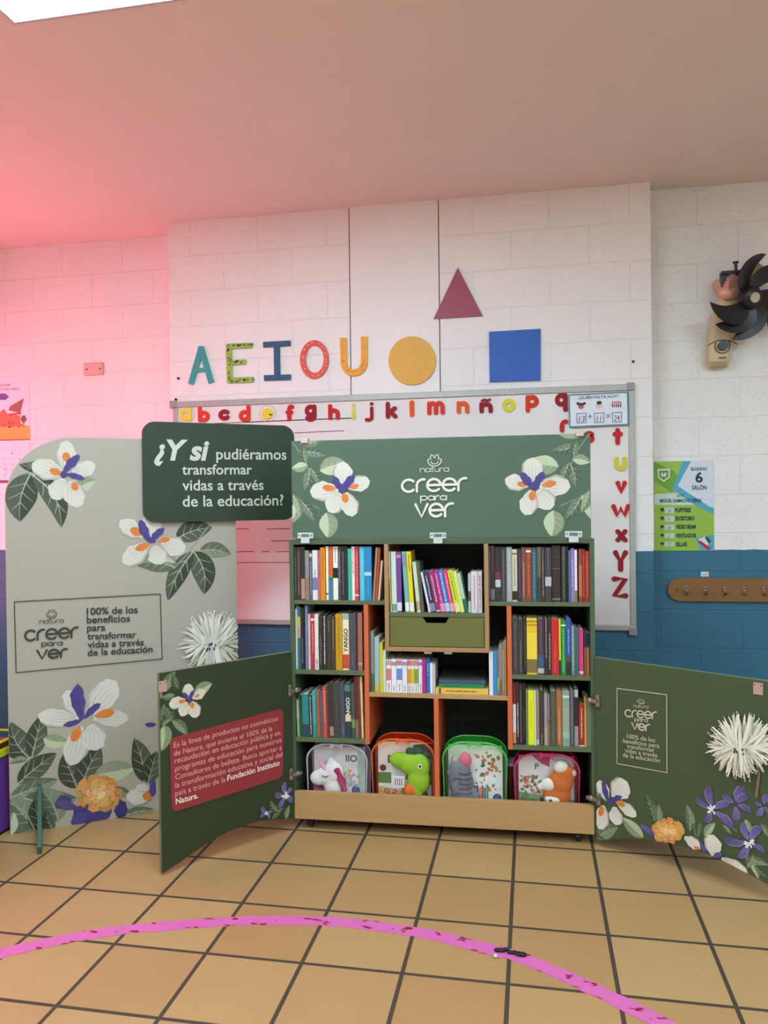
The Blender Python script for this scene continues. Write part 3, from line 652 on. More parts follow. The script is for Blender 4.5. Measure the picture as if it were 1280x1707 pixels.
# ---- metal cover plate and calendar on the left wall
a = uv(WALLL, 141, 627); e = uv(WALLL, 173, 604); w_, h_ = e[0] - a[0], e[1] - a[1]
PF = frame(a[0], 4.39, a[1]); b = MB(); b.prism(rrect(0, w_, 0, h_, .008), -.008, 0, pm((206, 170, 158), .4, .1, 50)); b.prism(rrect(.006, w_ - .006, .006, h_ - .006, .006), -.0095, 0, pm((214, 182, 170), .4, .12, 60))
plate = tag(obj('cover_plate', b, PF, bevel=.001), 'small metal cover plate with two screws on the left wall', 'wall plate')
for fx in (.16, .84):
    b = MB(); b.cyl((w_ * fx, -.0105, h_ / 2), (0, 1, 0), .005, .003, pm((70, 46, 46), .4), 10); obj('screw', b, PF, plate)
a = uv(WALLL, 0, 806); e = uv(WALLL, 49, 633); KF = frame(a[0] - .22, 4.39, a[1]); KW, KH = e[0] - a[0] + .22, e[1] - a[1]
z8 = lambda x, y: (x / 5.333, 580 + y / 5.333); Pk = lambda *pts: [uv(KF, *z8(*p), -.004) for p in pts]
b = MB(); b.box(0, KW, -.003, 0, 0, KH, pm((236, 228, 232), .4)); clk = lambda ps: [(min(max(p[0], .001), KW - .001), min(max(p[1], .001), KH - .001)) for p in ps]
b.flat(clk(Pk((-400, 660), (270, 690), (265, 812), (-400, 828))), -.0034, pm((214, 176, 84), .5))
b.flat(clk(Pk((-120, 600), (0, 570), (35, 540), (70, 590), (180, 600), (185, 700), (-120, 705))), -.0036, pm((226, 118, 84), .5))
b.flat(clk(Pk((75, 555), (85, 520), (215, 445), (180, 580))), -.0037, pm((140, 104, 84), .5)); b.flat(clk(Pk((75, 585), (185, 570), (190, 590), (75, 600))), -.0039, pm((206, 78, 62), .5))
b.flat(clk(Pk((185, 625), (200, 600), (225, 600), (238, 640), (215, 665), (190, 655))), -.0038, pm((104, 92, 70), .5)); b.flat(clk(Pk((205, 660), (216, 660), (214, 700), (207, 700))), -.0039, pm((84, 66, 50), .5))
for k in range(9):
    x, y = random.uniform(10, 180), random.uniform(650, 715); b.flat(Pk((x, y), (x + 16, y - 6), (x + 22, y + 5), (x + 6, y + 9)), -.0042, pm(random.choice([(120, 60, 50), (196, 76, 52), (90, 60, 50)]), .5))
b.flat(clk(Pk((-30, 405), (50, 405), (80, 435), (50, 462), (-30, 462))), -.0036, pm((96, 84, 160), .5))
b.flat(clk(Pk((-400, 828), (270, 808), (270, 818), (-400, 838))), -.0040, pm((120, 92, 60), .5))
b.flat(clk(Pk((-400, 1180), (90, 1175), (85, 1200), (-400, 1208))), -.0040, pm((110, 84, 92), .5))
cal = tag(obj('wall_calendar', b, KF), 'paper wall calendar with an orange house picture at far left', 'calendar')
b = MB(); kk = pm((96, 78, 92), .5)
tline(b, KF, 'ELAR', z8(-10, 342), z8(96, 338), kk, -.0045, h_px=3.6); tline(b, KF, 'RIOS DE PAZ', z8(-60, 378), z8(172, 374), kk, -.0045, h_px=3.6)
for r, row in enumerate((('', '1', '2'), ('6', '7', '8'), ('13', '14', '15'), ('20', '21', '22'), ('27', '28', '29'))):
    for c_, n_ in enumerate(row):
        if n_: x, y = 38 + c_ * 65, 945 + r * 47; tline(b, KF, n_, z8(x, y), z8(x + 10 * len(n_), y), kk, -.0045, h_px=2.6)
obj('lettering', b, KF, cal)

# ---- wall fan
p = uv(WALLR, 1200, 560); FN = frame(p[0], 4.32, p[1])
fan = thing('wall_fan', 'grille-less wall fan with black curved blades on a cream bracket', 'fan', FN)
cream = pm((206, 190, 150), .4, .06, 12); black = pm((38, 36, 38), .35, .1, 20); copper = pm((222, 172, 150), .4, .2, 60, metal=.3)
Q = lambda x, y, yy: uv(FN, x, y, yy)
def loft(mb, rings, mat):
    n = len(rings[0]); vs = [v for r in rings for v in r]; fs = []
    for i in range(len(rings) - 1):
        for k in range(n): l = (k + 1) % n; fs.append((i * n + k, i * n + l, (i + 1) * n + l, (i + 1) * n + k))
    fs.append(tuple(range(n - 1, -1, -1))); fs.append(tuple(range((len(rings) - 1) * n, len(rings) * n))); mb.add(vs, fs, mat)
b = MB(); rings = []
for y, x0, x1, d in ((609, 1183, 1216, .06), (602, 1180, 1219, .085), (575, 1180, 1221, .09), (550, 1182, 1222, .09), (525, 1188, 1226, .09), (500, 1198, 1234, .10), (488, 1206, 1238, .11)):
    a = Q(x0, y, -.08); e = Q(x1, y, -.08); cx, cz, hw = (a[0] + e[0]) / 2, (a[1] + e[1]) / 2, (e[0] - a[0]) / 2
    rings.append([(cx + hw * math.copysign(abs(math.cos(t)) ** .5, math.cos(t)), -d / 2 + d / 2 * math.copysign(abs(math.sin(t)) ** .5, math.sin(t)), cz) for t in [2 * PI * k / 20 for k in range(20)]])
loft(b, rings, cream); obj('base', b, FN, fan, smooth=True)
b = MB(); kx, kz = Q(1204, 577, -.09); b.cyl((kx, -.10, kz), (0, 1, 0), .024, .026, black, 20); kn = obj('control_knob', b, FN, fan, smooth=True)
b = MB(); stroke(b, arc(kx, kz, .036, .036, 150, 400, 20), .005, -.0925, pm((70, 64, 58), .5)); stroke(b, arc(kx, kz - .03, .085, .06, 35, 145, 14), .0045, -.0925, pm((70, 64, 58), .5)); b.box(kx - .018, kx + .018, -.0925, -.09, kz - .062, kz - .056, pm((80, 74, 68), .5)); obj('dial_marking', b, FN, fan)
b = MB(); mx, mz = Q(1219, 478, -.12); b.cyl((mx, -.10, mz), (.45, -1, -.15), .05, .10, copper, 20); b.cyl((mx - .02, -.08, mz + .03), (.5, -1, 0), .03, .12, copper, 14); b.ball((mx - .02, -.13, mz - .03), (.045, .03, .035), copper); obj('motor', b, FN, fan, smooth=True)
b = MB(); bx_, bz_ = Q(1222, 456, -.11); b.box(bx_ - .06, bx_ + .05, -.13, -.08, bz_ - .012, bz_ + .012, black); b.box(bx_ - .06, bx_ - .03, -.13, -.08, bz_ - .08, bz_, black); b.cyl((bx_ + .015, -.10, bz_ + .03), (0, 0, 1), .008, .06, black, 10); b.cyl((bx_ + .015, -.10, bz_ + .058), (0, 0, 1), .015, .008, black, 12); obj('oscillation_bracket', b, FN, fan, bevel=.003)
b = MB(); b.ball((mx + .12, -.09, mz + .07), (.05, .03, .05), pm((150, 130, 80), .7, .2, 60)); obj('rear_housing', b, FN, fan, smooth=True)
hx_, hz_ = Q(1256, 496, -.20); HC = Vector((hx_, -.20, hz_)); ax = Vector((.35, -.9, -.25)).normalized(); e1 = Vector((0, 0, 1)); e1 = (e1 - ax * e1.dot(ax)).normalized(); e2 = ax.cross(e1) * -1
if e2.x < 0: e2 = -e2
b = MB(); b.tube([HC - ax * .06, HC - ax * .05, HC + ax * .0, HC + ax * .012], [.05, .055, .05, .036], black, 24); b.tube([HC - ax * .12, HC - ax * .05], .012, chrome, 12); obj('hub', b, FN, fan, smooth=True)
b = MB(); b.tube([HC + ax * .010, HC + ax * .016], [.027, .024], pm((190, 184, 160), .4), 20); obj('hub_cap', b, FN, fan, smooth=True)
for th in (100, 212, 243, 277, 50, 335):
    b = MB(); Lv = []; Rv = []; n = 14
    for i in range(n + 1):
        t = i / n; r = .04 + .175 * t; a_ = math.radians(th + 38 - 62 * t ** 1.2); wd = .092 * math.sin(PI * min(1, .16 + .84 * t)) ** .75 + .003
        c0 = HC - ax * (.03 - .01 * math.sin(3 * t)) + (e2 * math.cos(a_) + e1 * math.sin(a_)) * r
        tn = (e2 * -math.sin(a_) + e1 * math.cos(a_)); rd = (e2 * math.cos(a_) + e1 * math.sin(a_)); nn = (tn * .75 + rd * .5).normalized()
        Lv.append(c0 + nn * wd * .5 + ax * wd * .22); Rv.append(c0 - nn * wd * .5 - ax * wd * .22)
    vs = Lv + Rv + [v - ax * .004 for v in Lv] + [v - ax * .004 for v in Rv]; k = n + 1; fs = []
    for i in range(n): fs += [(i, i + 1, k + i + 1, k + i), (2 * k + i + 1, 2 * k + i, 3 * k + i, 3 * k + i + 1), (i + 1, i, 2 * k + i, 2 * k + i + 1), (k + i, k + i + 1, 3 * k + i + 1, 3 * k + i)]
    b.add(vs, fs, black); obj('blade', b, FN, fan, smooth=True)

# ================================================================== FLOOR THINGS
# ---- pink tape arc
cl_px = [(-40, 1602), (0, 1590), (60, 1576), (130, 1562), (200, 1551), (290, 1543), (380, 1536.5), (480, 1534.5), (560, 1537), (640, 1546), (720, 1559), (800, 1579), (860, 1594), (920, 1618), (980, 1645), (1040, 1674), (1100, 1704), (1150, 1732)]
pts = [atz(x, y) for x, y in cl_px]; b = MB(); fine = []
for i in range(len(pts) - 1):
    for k in range(8):
        t = k / 8; p0 = pts[max(i - 1, 0)]; p1 = pts[i]; p2 = pts[i + 1]; p3 = pts[min(i + 2, len(pts) - 1)]
        q = .5 * ((2 * p1) + (p2 - p0) * t + (2 * p0 - 5 * p1 + 4 * p2 - p3) * t * t + (3 * p1 - p0 - 3 * p2 + p3) * t ** 3); fine.append((q.x, q.y))
Ls, Rs = ribbon(fine, [.062 + random.uniform(-.008, .006) for _ in fine]); tm = tape_mat(); n = len(fine)
b.add([(p[0], p[1], .0015) for p in Ls] + [(p[0], p[1], .0015) for p in Rs] + [(p[0], p[1], 0.0001) for p in Ls] + [(p[0], p[1], .0001) for p in Rs], [f for i in range(n - 1) for f in ((i + 1, i, n + i, n + i + 1), (i, i + 1, 2 * n + i + 1, 2 * n + i), (n + i + 1, n + i, 3 * n + i, 3 * n + i + 1))], tm)
tag(obj('floor_tape', b, Matrix.Identity(4)), 'worn pink tape arc stuck across the tiled floor', 'tape')
p = atz(852, 1590); b = MB(); bkm = pm((24, 22, 24), .6)
for k in range(7): b.ball((-.045 + k * .014, random.uniform(-.008, .008) + .006 * math.sin(k), .006), (.012, random.uniform(.006, .012), .006), bkm, 8, 5)
b.ball((-.05, -.03, .005), (.007, .01, .005), pm((200, 196, 190), .6), 8, 5)
tag(obj('black_scrap', b, Matrix.Translation((p.x, p.y, .0015))), 'crumpled black scrap lying on the pink tape', 'scrap')
# ---- purple plastic bin with lime tray at far left
b = MB(); b.prism(rrect(0, .60, 0, .70, .07), 0, .33, pm((88, 52, 140), .35)); 
BNF = Matrix.Translation((-2.98, 2.62, 0.0)); b2 = MB(); b2.add([(v[0], v[2], v[1] + .015) for v in b.v], [f[::-1] for f in b.f], b.m[0])
binn = tag(obj('toy_bin', b2, BNF, bevel=.012), 'purple plastic toy bin on the floor at far left', 'bin')
b = MB()
lim = pm((176, 204, 30), .35)
for x0, x1, y0, y1 in ((.0, .6, 0, .02), (0, .6, .68, .70), (0, .02, .02, .68), (.58, .6, .02, .68)): b.box(x0, x1, y0, y1, 0, .038, lim)
b.box(.0, .6, 0, .7, 0, .008, lim)
for x0, y0 in ((.585, 0.0), (.585, .685), (0, 0), (0, .685), (.585, .22), (.585, .45)): b.box(x0, x0 + .015, y0, y0 + .015, .038, .07, lim)
for x0, x1, y0, y1 in ((.0, .6, 0, .015), (0, .6, .685, .70), (0, .015, .015, .685), (.585, .6, .015, .685)): b.box(x0, x1, y0, y1, .070, .078, lim)
tag(obj('plastic_tray', b, shift(BNF, 0, 0, .3465), bevel=.002), 'lime green plastic tray on top of the purple bin', 'tray')
for k, (y0, c, cn) in enumerate(((.06, (170, 30, 34), 'red'), (.26, (150, 26, 30), 'dark red'), (.46, (96, 60, 30), 'brown'))):
    b = MB(); b.box(.40, .575, y0, y0 + .17, 0, .055, pm(c, .4)); tag(obj('toy_block', b, shift(BNF, 0, 0, .355), bevel=.006), '%s toy block inside the lime green tray, %s' % (cn, ('nearest the viewer', 'in the middle', 'nearest the wall')[k]), 'toy block')

# ================================================================== TOTEM PANEL
GREY = pm((173, 167, 152), .45, .03, 8); DG = pm((42, 60, 42), .45, .05, 8)
tt = thing('display_panel', 'tall grey printed display panel with flowers, standing left of the bookcase', 'display panel', TOT)
z5 = lambda x, y: (x / 2.56, 700 + y / 2.56); z6 = lambda x, y: (x / 2.56, 1080 + y / 2.56)
TW, TH = 1.052, 1.815
rr = .30
outline = [(0, 0), (TW, 0), (TW, TH)] + arc(rr, TH - rr, rr, rr, 90, 180, 16)
b = MB(); b.prism(outline, 0, .018, GREY, pm((190, 186, 172), .5))
class Clip(Art):
    def _flat(s, poly, mat, up=True):
        out = []
        for u, v in poly:
            u = min(max(u, .001), TW - .001); v = min(max(v, .001), TH - .001)
            if u < rr and v > TH - rr:
                d = math.hypot(u - rr, v - (TH - rr))
                if d > rr - .001: k = (rr - .001) / d; u, v = rr + (u - rr) * k, TH - rr + (v - TH + rr) * k
            out.append((u, v))
        super()._flat(out, mat, up)
LK, LM, LL = (58, 66, 52), (96, 106, 84), (140, 150, 122)
a = Clip(b, TOT, z5, (0, TW, 0, TH))
a.leaf((240, 185), (80, 190), .38, LK); a.leaf((130, 225), (30, 285), .45, LM); a.leaf((130, 230), (85, 435), .6, LK, bend=-.08); a.leaf((140, 235), (262, 460), .36, LK, bend=.14); a.leaf((330, 300), (408, 258), .7, LL)
a.iris([((285, 222), (286, 88), .6), ((275, 232), (136, 185), .66), ((310, 225), (408, 195), .75), ((270, 250), (225, 338), .85), ((300, 262), (330, 374), .78)], [((285, 180), (283, 138), .8), ((265, 232), (212, 210), .6), ((310, 266), (326, 302), .8)], [((272, 228), (340, 150), .36), ((275, 232), (362, 255), .3), ((272, 215), (268, 250), .8)])
a.leaf((880, 440), (780, 440), .35, LM); a.leaf((750, 510), (905, 460), .55, LK, bend=.08); a.leaf((850, 560), (985, 575), .5, LM); a.leaf((825, 560), (870, 745), .52, LK, bend=.12); a.leaf((825, 560), (715, 772), .34, LK, bend=-.06); a.stem([(740, 635), (800, 570), (900, 440)], 5, (150, 158, 134))
a.leaf((745, 630), (575, 615), .5, LM, bend=-.1); a.leaf((660, 570), (750, 610), .5, LL)
a.iris([((610, 495), (513, 428), .66), ((640, 500), (645, 405), 1.0), ((690, 520), (788, 562), .8), ((630, 530), (523, 610), .66), ((655, 540), (685, 617), 1.0)], [((605, 490), (558, 462), .7), ((640, 528), (576, 552), .5), ((675, 518), (725, 508), .5)], [((640, 520), (598, 425), .36), ((640, 520), (702, 462), .36), ((625, 515), (665, 520), .5)])
a.puff((905, 950), 140, 210)
a = Clip(b, TOT, z6, (0, TW, 0, TH))
for bb, t, w_, c in (((125, 470), (45, 315), .62, LK), ((135, 470), (178, 285), .46, LK), ((185, 385), (292, 400), .6, LL), ((120, 475), (38, 495), .4, LM), ((75, 582), (242, 448), .48, LK), ((40, 640), (250, 560), .4, LM), ((100, 640), (330, 640), .55, LM),
                   ((330, 600), (268, 455), .62, LK), ((350, 590), (430, 420), .62, LK), ((400, 545), (578, 510), .55, LL), ((615, 575), (572, 385), .42, LK), ((630, 580), (668, 440), .6, LK), ((190, 800), (42, 645), .7, LM), ((180, 790), (150, 640), .5, LK), ((250, 740), (170, 600), .7, LM), ((45, 800), (60, 700), .6, LL), ((230, 780), (200, 690), .5, LK), ((510, 722), (660, 690), .3, LM), ((480, 600), (560, 640), .4, LM)):
    a.leaf(bb, t, w_, c, bend=random.uniform(-.1, .1))
a.stem([(40, 640), (90, 590), (130, 470)], 5, (120, 130, 104)); a.stem([(40, 660), (110, 700), (150, 790)], 6, (160, 166, 140))
a.iris([((400, 300), (548, 305), .55, (204, 204, 190)), ((345, 290), (285, 180), .62), ((385, 280), (497, 140), .72), ((335, 305), (160, 285), .48), ((340, 335), (300, 502), .6), ((385, 330), (410, 438), .95)], [((405, 290), (488, 275), .5), ((338, 335), (308, 400), .6)], [((350, 305), (332, 152), .34), ((350, 305), (268, 330), .3), ((360, 300), (430, 236), .34), ((330, 250), (310, 180), .4)])
a.blob((385, 715), 85, 42, (66, 60, 120)); a.blob((270, 655), 36, 22, (74, 66, 118)); a.blob((515, 690), 26, 38, (58, 54, 112)); a.petal((330, 680), (240, 655), .4, (92, 82, 130), (66, 58, 108)); a.petal((400, 700), (300, 745), .5, (78, 72, 134), (58, 52, 112))
a.petal((640, 640), (540, 625), .75); a.petal((640, 600), (580, 590), .6); a.blob((630, 632), 24, 16, (214, 122, 52)); a.blob((652, 600), 16, 34, (76, 66, 134)); a.petal((665, 325), (618, 325), .4, (76, 66, 134), (58, 48, 110))
a.carnation((420, 620), 98)
panel = obj('panel', b, TOT, tt)
b = MB(); dkg = pm((52, 62, 52), .5)
q = [uv(TOT, *p) for p in ((24, 1003), (267, 990), (270, 1098), (27, 1121))]
for i in range(4): stroke(b, [q[i], q[(i + 1) % 4]], .0042, -.0045, dkg)
obj('text_border', b, TOT, tt); b = MB()
def logo(b, F, conv, mark, words, mat, y, wts, par):
    word_mb = b; b = MB()
    (mx0, mz0), (mx1, mz1) = uv(F, *conv(*mark[0]), y), uv(F, *conv(*mark[1]), y); M = lambda x, z: (mx0 + (mx1 - mx0) * x, mz1 + (mz0 - mz1) * z)
    s_ = abs(mx1 - mx0) * .07
    stroke(b, [M(*p) for p in [(0, .55), (.12, .66), (.24, .62), (.2, .82), (.26, 1), (.4, .95), (.5, .72), (.6, .95), (.74, 1), (.8, .82), (.76, .62), (.88, .66), (1, .55)]], s_, y, mat)
    stroke(b, [M(0.5 - .5 * math.cos(t * PI / 12), .55 - .55 * math.sin(t * PI / 12)) for t in range(13)], s_, y, mat)
    stroke(b, [M(0.5 - .27 * math.cos(t * PI / 8), .42 - .22 * math.sin(t * PI / 8)) for t in range(9)], s_ * .8, y, mat)
    obj('logo_mark', b, F, par); b = word_mb
    for (wd, Lp, Rp, xh), wt in zip(words, wts):
        ws = list(wd)
        if wd == 'natura': ws[2] = 't2'
        glyph_line(b, F, ws, conv(*Lp), conv(*Rp), xh, wt, mat, y)
logo(b, TOT, z5, ((198, 812), (243, 845)), [('natura', (168, 871), (272, 865), 6.2), ('creer', (103, 947), (338, 930), 20), ('para', (176, 967), (268, 962), 6.8), ('ver', (155, 1024), (292, 1015), 17)], dkg, -.005, (.15, .17, .22, .20), tt)
obj('logo', b, TOT, tt); b = MB()
for body, l, r in (('100% de los', (144.5, 1025), (229.5, 1021.5)), ('beneficios', (144.5, 1039), (217, 1036)), ('para', (145, 1052), (176, 1051)), ('transformar', (145.5, 1066), (227.5, 1062.5)), ('vidas a través', (146, 1080), (240, 1075.5)), ('de la educación', (146, 1093.5), (254.5, 1087))):
    tline(b, TOT, body, l, r, dkg, -.0046, k=.95, bold=.02)
obj('lettering', b, TOT, tt)
SGN = shift(TOT, 0, -.022, 0)
su0, su1 = uv(SGN, 237.5, 780)[0], uv(SGN, 491, 780)[0]; sv0, sv1 = uv(SGN, 300, 870)[1], uv(SGN, 300, 704)[1]
b = MB(); b.prism(rrect(su0, su1, sv0, sv1, .06, 8), 0, .02, DG, pm((84, 108, 84), .5)); sgn = obj('slogan_sign', b, SGN, tt, bevel=.001)
b = MB(); pale = pm((204, 206, 192), .5, .02)
tline(b, SGN, '¿Y si', (257, 766), (349, 766.5), pale, -.0012, h_px=33, bold=.035, shear=.22)
for body, l, r in (('pudiéramos', (360.5, 765.5), (477.5, 766)), ('transformar', (303.5, 791), (420, 790.5)), ('vidas a través', (304, 817.5), (439.5, 816.5)), ('de la educación?', (304.5, 844.5), (472.5, 842))):
    tline(b, SGN, body, l, r, pale, -.0012, k=1.0, bold=.012)
obj('lettering', b, SGN, sgn)
# supporting fins
fl = TOT.inverted() @ atz(66, 1424, 0); ft = uv(TOT, 68, 1311, -.03)
for u in (fl.x, TW - .17):
    b = MB(); L_ = abs(fl.y); h = ft[1]
    b.add([(u - .009, 0, 0), (u - .009, -L_, 0), (u - .009, -L_, .03), (u - .009, -.03, h), (u - .009, 0, h), (u + .009, 0, 0), (u + .009, -L_, 0), (u + .009, -L_, .03), (u + .009, -.03, h), (u + .009, 0, h)], [(4, 3, 2, 1, 0), (5, 6, 7, 8, 9), (0, 1, 6, 5), (1, 2, 7, 6), (2, 3, 8, 7), (3, 4, 9, 8), (4, 0, 5, 9)], pm((40, 88, 66), .45))
    obj('support_foot', b, TOT, tt, bevel=.001)

# ================================================================== BOOKCASE
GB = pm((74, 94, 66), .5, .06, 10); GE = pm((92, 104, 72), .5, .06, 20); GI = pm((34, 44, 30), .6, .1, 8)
OR_ = pm((206, 104, 62), .5, .05, 12); WD = wood((172, 132, 84), (190, 150, 100), 'beech_board', 0); WE = wood((158, 122, 80), (172, 136, 92), 'beech_edge', 2)
OLV = pm((106, 108, 54), .5, .04, 10)
cab = thing('bookcase', 'green wheeled bookcase with open doors and raised flowered lid', 'bookcase', CAB)
D = .40
def cpart(name, boxes, **k):
    b = MB()
    for bx in boxes: b.box(*bx)
    return obj(name, b, CAB, cab, bevel=k.get('bevel', .0008))
cpart('side_panel', [(-.015, .005, 0.002, D, .05, 1.325, GB)]); cpart('side_panel', [(1.320, 1.340, 0.002, D, .05, 1.325, GB)])
cpart('top_panel', [(.005, 1.320, 0.002, D, 1.305, 1.325, GB)])
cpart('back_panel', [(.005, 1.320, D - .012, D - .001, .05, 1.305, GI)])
for u0, u1 in ((.005, .425), (.888, 1.320)): cpart('shelf', [(u0, u1, .004, D - .012, 1.032, 1.05, GE)])
for u0, u1 in ((.005, .328), (.985, 1.320)):
    for z0, z1 in ((.712, .731), (.402, .421)): cpart('shelf', [(u0, u1, .004, D - .012, z0, z1, GE)])
for u0 in (.328, .965):
    b = MB(); b.box(u0, u0 + .020, .003, D - .012, .402, 1.032, OR_); obj('divider', b, CAB, cab)
cpart('shelf', [(.348, .965, .004, D - .012, .617, .636, WD)])
cpart('divider', [(.640, .661, .004, D - .012, .125, .617, OR_)])
# centre box
cpart('center_frame', [(.425, .444, -.003, D - .012, .826, 1.305, WE), (.869, .888, -.003, D - .012, .826, 1.305, WE), (.444, .869, -.003, D - .012, .826, .845, WE)])
cpart('shelf', [(.444, .869, .003, D - .012, .980, .998, GE)])
b = MB(); z0, z1 = .848, .978; u0, u1 = .447, .866; cu0, cu1 = .595, .712; 
b.prism([(u0, z0), (u1, z0), (u1, z1), (cu1, z1), (cu1 - .016, z1 - .026), (cu0 + .016, z1 - .026), (cu0, z1), (u0, z1)], .004, .02, OLV)
dr = obj('drawer', b, CAB, cab, bevel=.001)
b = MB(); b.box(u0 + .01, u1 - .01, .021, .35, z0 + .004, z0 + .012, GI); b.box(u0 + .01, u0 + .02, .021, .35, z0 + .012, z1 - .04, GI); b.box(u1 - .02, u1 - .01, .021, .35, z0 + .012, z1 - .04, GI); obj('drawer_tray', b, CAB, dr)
for x in (713, 747):
    b = MB(); p = uv(CAB, x, 1089); b.box(p[0] - .017, p[0] + .017, -.002, .03, .816, .826, pm((168, 150, 122), .4)); obj('door_catch', b, CAB, cab, bevel=.002)
# base
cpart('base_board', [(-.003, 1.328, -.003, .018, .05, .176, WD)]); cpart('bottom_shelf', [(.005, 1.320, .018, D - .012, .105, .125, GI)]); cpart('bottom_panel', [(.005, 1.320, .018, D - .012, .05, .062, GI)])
bk = pm((20, 20, 22), .4)
for u in (.062, 1.262):
    for y in (.035, D - .06):
        b = MB(); b.box(u - .022, u + .022, y - .022, y + .022, .044, .05, bk); b.box(u - .016, u - .013, y - .015, y + .02, .02, .046, bk); b.box(u + .013, u + .016, y - .015, y + .02, .02, .046, bk); c_ = obj('caster', b, CAB, cab)
        b = MB(); b.cyl((u, y + .006, .0225), (1, 0, 0), .022, .022, bk, 20); obj('wheel', b, CAB, c_, smooth=True)
# lid
z4 = lambda x, y: (470 + x / 2.370, 690 + y / 2.370)
LB = (.003, 1.326, 1.336, 1.776)
GP = pm((79, 103, 84), .45, .05, 8)
b = MB(); b.box(.002, 1.327, 0, .018, 1.334, 1.777, GP)
for mir in (None, .6645):
    a = Art(b, CAB, z4, LB, mirror=mir)
    LK2, LM2, LL2 = (78, 94, 76), (108, 124, 98), (140, 153, 124)
    a.stem([(40, 105), (80, 165), (120, 250)], 4, (140, 150, 120)); a.stem([(35, 320), (80, 345), (150, 375)], 4, (130, 142, 112))
    for bb, t, w_, c in (((150, 100), (70, 120), .45, LM2), ((85, 150), (172, 165), .45, LK2), ((100, 200), (38, 215), .6, LL2), ((95, 195), (85, 130), .5, LK2), ((110, 215), (90, 305), .5, LK2), ((115, 215), (150, 285), .45, LK2), ((150, 225), (255, 195), .65, LL2), ((175, 390), (182, 492), .75, LL2), ((70, 335), (30, 435), .45, LL2), ((75, 345), (132, 425), .45, LK2), ((45, 320), (75, 400), .4, LM2)):
        a.leaf(bb, t, w_, c, vein=(190, 196, 168), bend=.06)
    WC = (214, 212, 200)
    a.iris([((245, 288), (242, 188), .8, WC), ((222, 296), (110, 305), .68, WC), ((262, 292), (348, 266), .7, WC), ((228, 312), (184, 388), .85, WC), ((250, 312), (278, 406), .72, WC)], [((212, 296), (160, 288), .5), ((265, 292), (304, 284), .5), ((245, 312), (252, 352), .7)], [((238, 305), (204, 244), .4), ((240, 305), (288, 242), .4), ((218, 290), (262, 300), .5), ((238, 312), (238, 275), .5)])
lid = obj('lid', b, CAB, cab)
b = MB(); lt = pm((222, 222, 208), .5, .02)
logo(b, CAB, z4, ((575, 162), (630, 206)), [('natura', (545, 231), (660, 228), 7.0), ('creer', (470, 313), (735, 306), 24), ('para', (546, 343), (652, 341), 8.6), ('ver', (523, 412), (682, 408), 25)], lt, -.005, (.15, .17, .20, .17), lid)
obj('logo', b, CAB, lid)
hm = pm((200, 207, 203), .35, .05, 20)
for x, y in ((509, 896), (730, 896), (956, 894)):
    p = uv(CAB, x, y, -.004); b = MB()
    b.box(p[0] - .036, p[0] + .036, -.006, 0, p[1] - .004, p[1] + .022, hm); b.box(p[0] - .018, p[0] + .018, -.0085, 0, p[1] + .003, p[1] + .016, pm((96, 120, 110), .4)); b.box(p[0] - .02, p[0] + .02, -.010, 0, p[1] - .026, p[1] - .004, hm)
    for s_ in (-1, 1): b.cyl((p[0] + s_ * .028, -.007, p[1] + .010), (0, 1, 0), .004, .003, pm((120, 126, 124), .3, metal=.6), 8)
    h = obj('lid_hinge', b, CAB, cab, bevel=.001)
for x in (508, 966):
    p = uv(CAB, x, 733); b = MB(); b.box(p[0] - .016, p[0] + .016, -.012, .022, 1.766, 1.790, pm((204, 186, 176), .4)); obj('lid_catch', b, CAB, lid, bevel=.002)
# left door
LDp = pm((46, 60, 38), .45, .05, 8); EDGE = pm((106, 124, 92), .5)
def hinge(F, u, z, par):
    b = MB(); s_ = -1 if u < 0 else 1
    b.box(u - .010, u + .010, -.010, -.001, z - .026, z + .026, chrome); b.cyl((u, -.012, z - .018), (0, 1, 0), .007, .005, chrome, 10); b.cyl((u, -.012, z + .018), (0, 1, 0), .007, .005, chrome, 10)
    b.box(min(u, u - s_ * .05), max(u, u - s_ * .05), -.024, -.010, z - .008, z + .008, chrome); b.ball((u - s_ * .03, -.02, z), (.014, .010, .013), chrome, 10, 6)
    return obj('hinge', b, F, par, bevel=.001)
bot = [uv(LD, *p) for p in ((488, 1365), (460, 1366), (430, 1369), (400, 1378.5), (380, 1387), (360, 1397), (330, 1416), (300, 1437), (270, 1456.5))]
DW = -bot[-1][0]; bot[0] = (-.014, bot[0][1])
ztop = .817
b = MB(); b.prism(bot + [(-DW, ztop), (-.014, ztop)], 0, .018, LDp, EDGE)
a = Art(b, LD, z6, (-DW + .002, -.016, .02, ztop - .002))
LK3, LM3, LL3 = (58, 76, 52), (92, 106, 78), (128, 142, 108)
for bb, t, w_, c in (((700, 190), (748, 100), .5, LM3), ((760, 175), (740, 110), .5, LK3), ((690, 215), (665, 150), .5, LM3), ((700, 240), (675, 330), .5, LK3), ((700, 250), (740, 320), .5, LK3), ((830, 205), (905, 152), .6, LL3), ((745, 200), (690, 210), .5, LM3), ((700, 330), (690, 440), .6, LL3), ((735, 310), (800, 372), .4, LM3), ((690, 330), (735, 300), .4, LM3)): a.leaf(bb, t, w_, c, vein=(150, 160, 126), bend=.08)
WC = (214, 208, 190)
a.iris([((805, 212), (802, 152), .85, WC), ((790, 222), (720, 240), .7, WC), ((820, 215), (875, 185), .75, WC), ((795, 230), (772, 292), .85, WC), ((815, 230), (838, 298), .75, WC)], [((790, 225), (762, 230), .6), ((815, 230), (822, 258), .7), ((830, 210), (850, 200), .6)], [((805, 225), (785, 190), .4), ((805, 225), (828, 180), .4), ((795, 218), (818, 222), .6)])
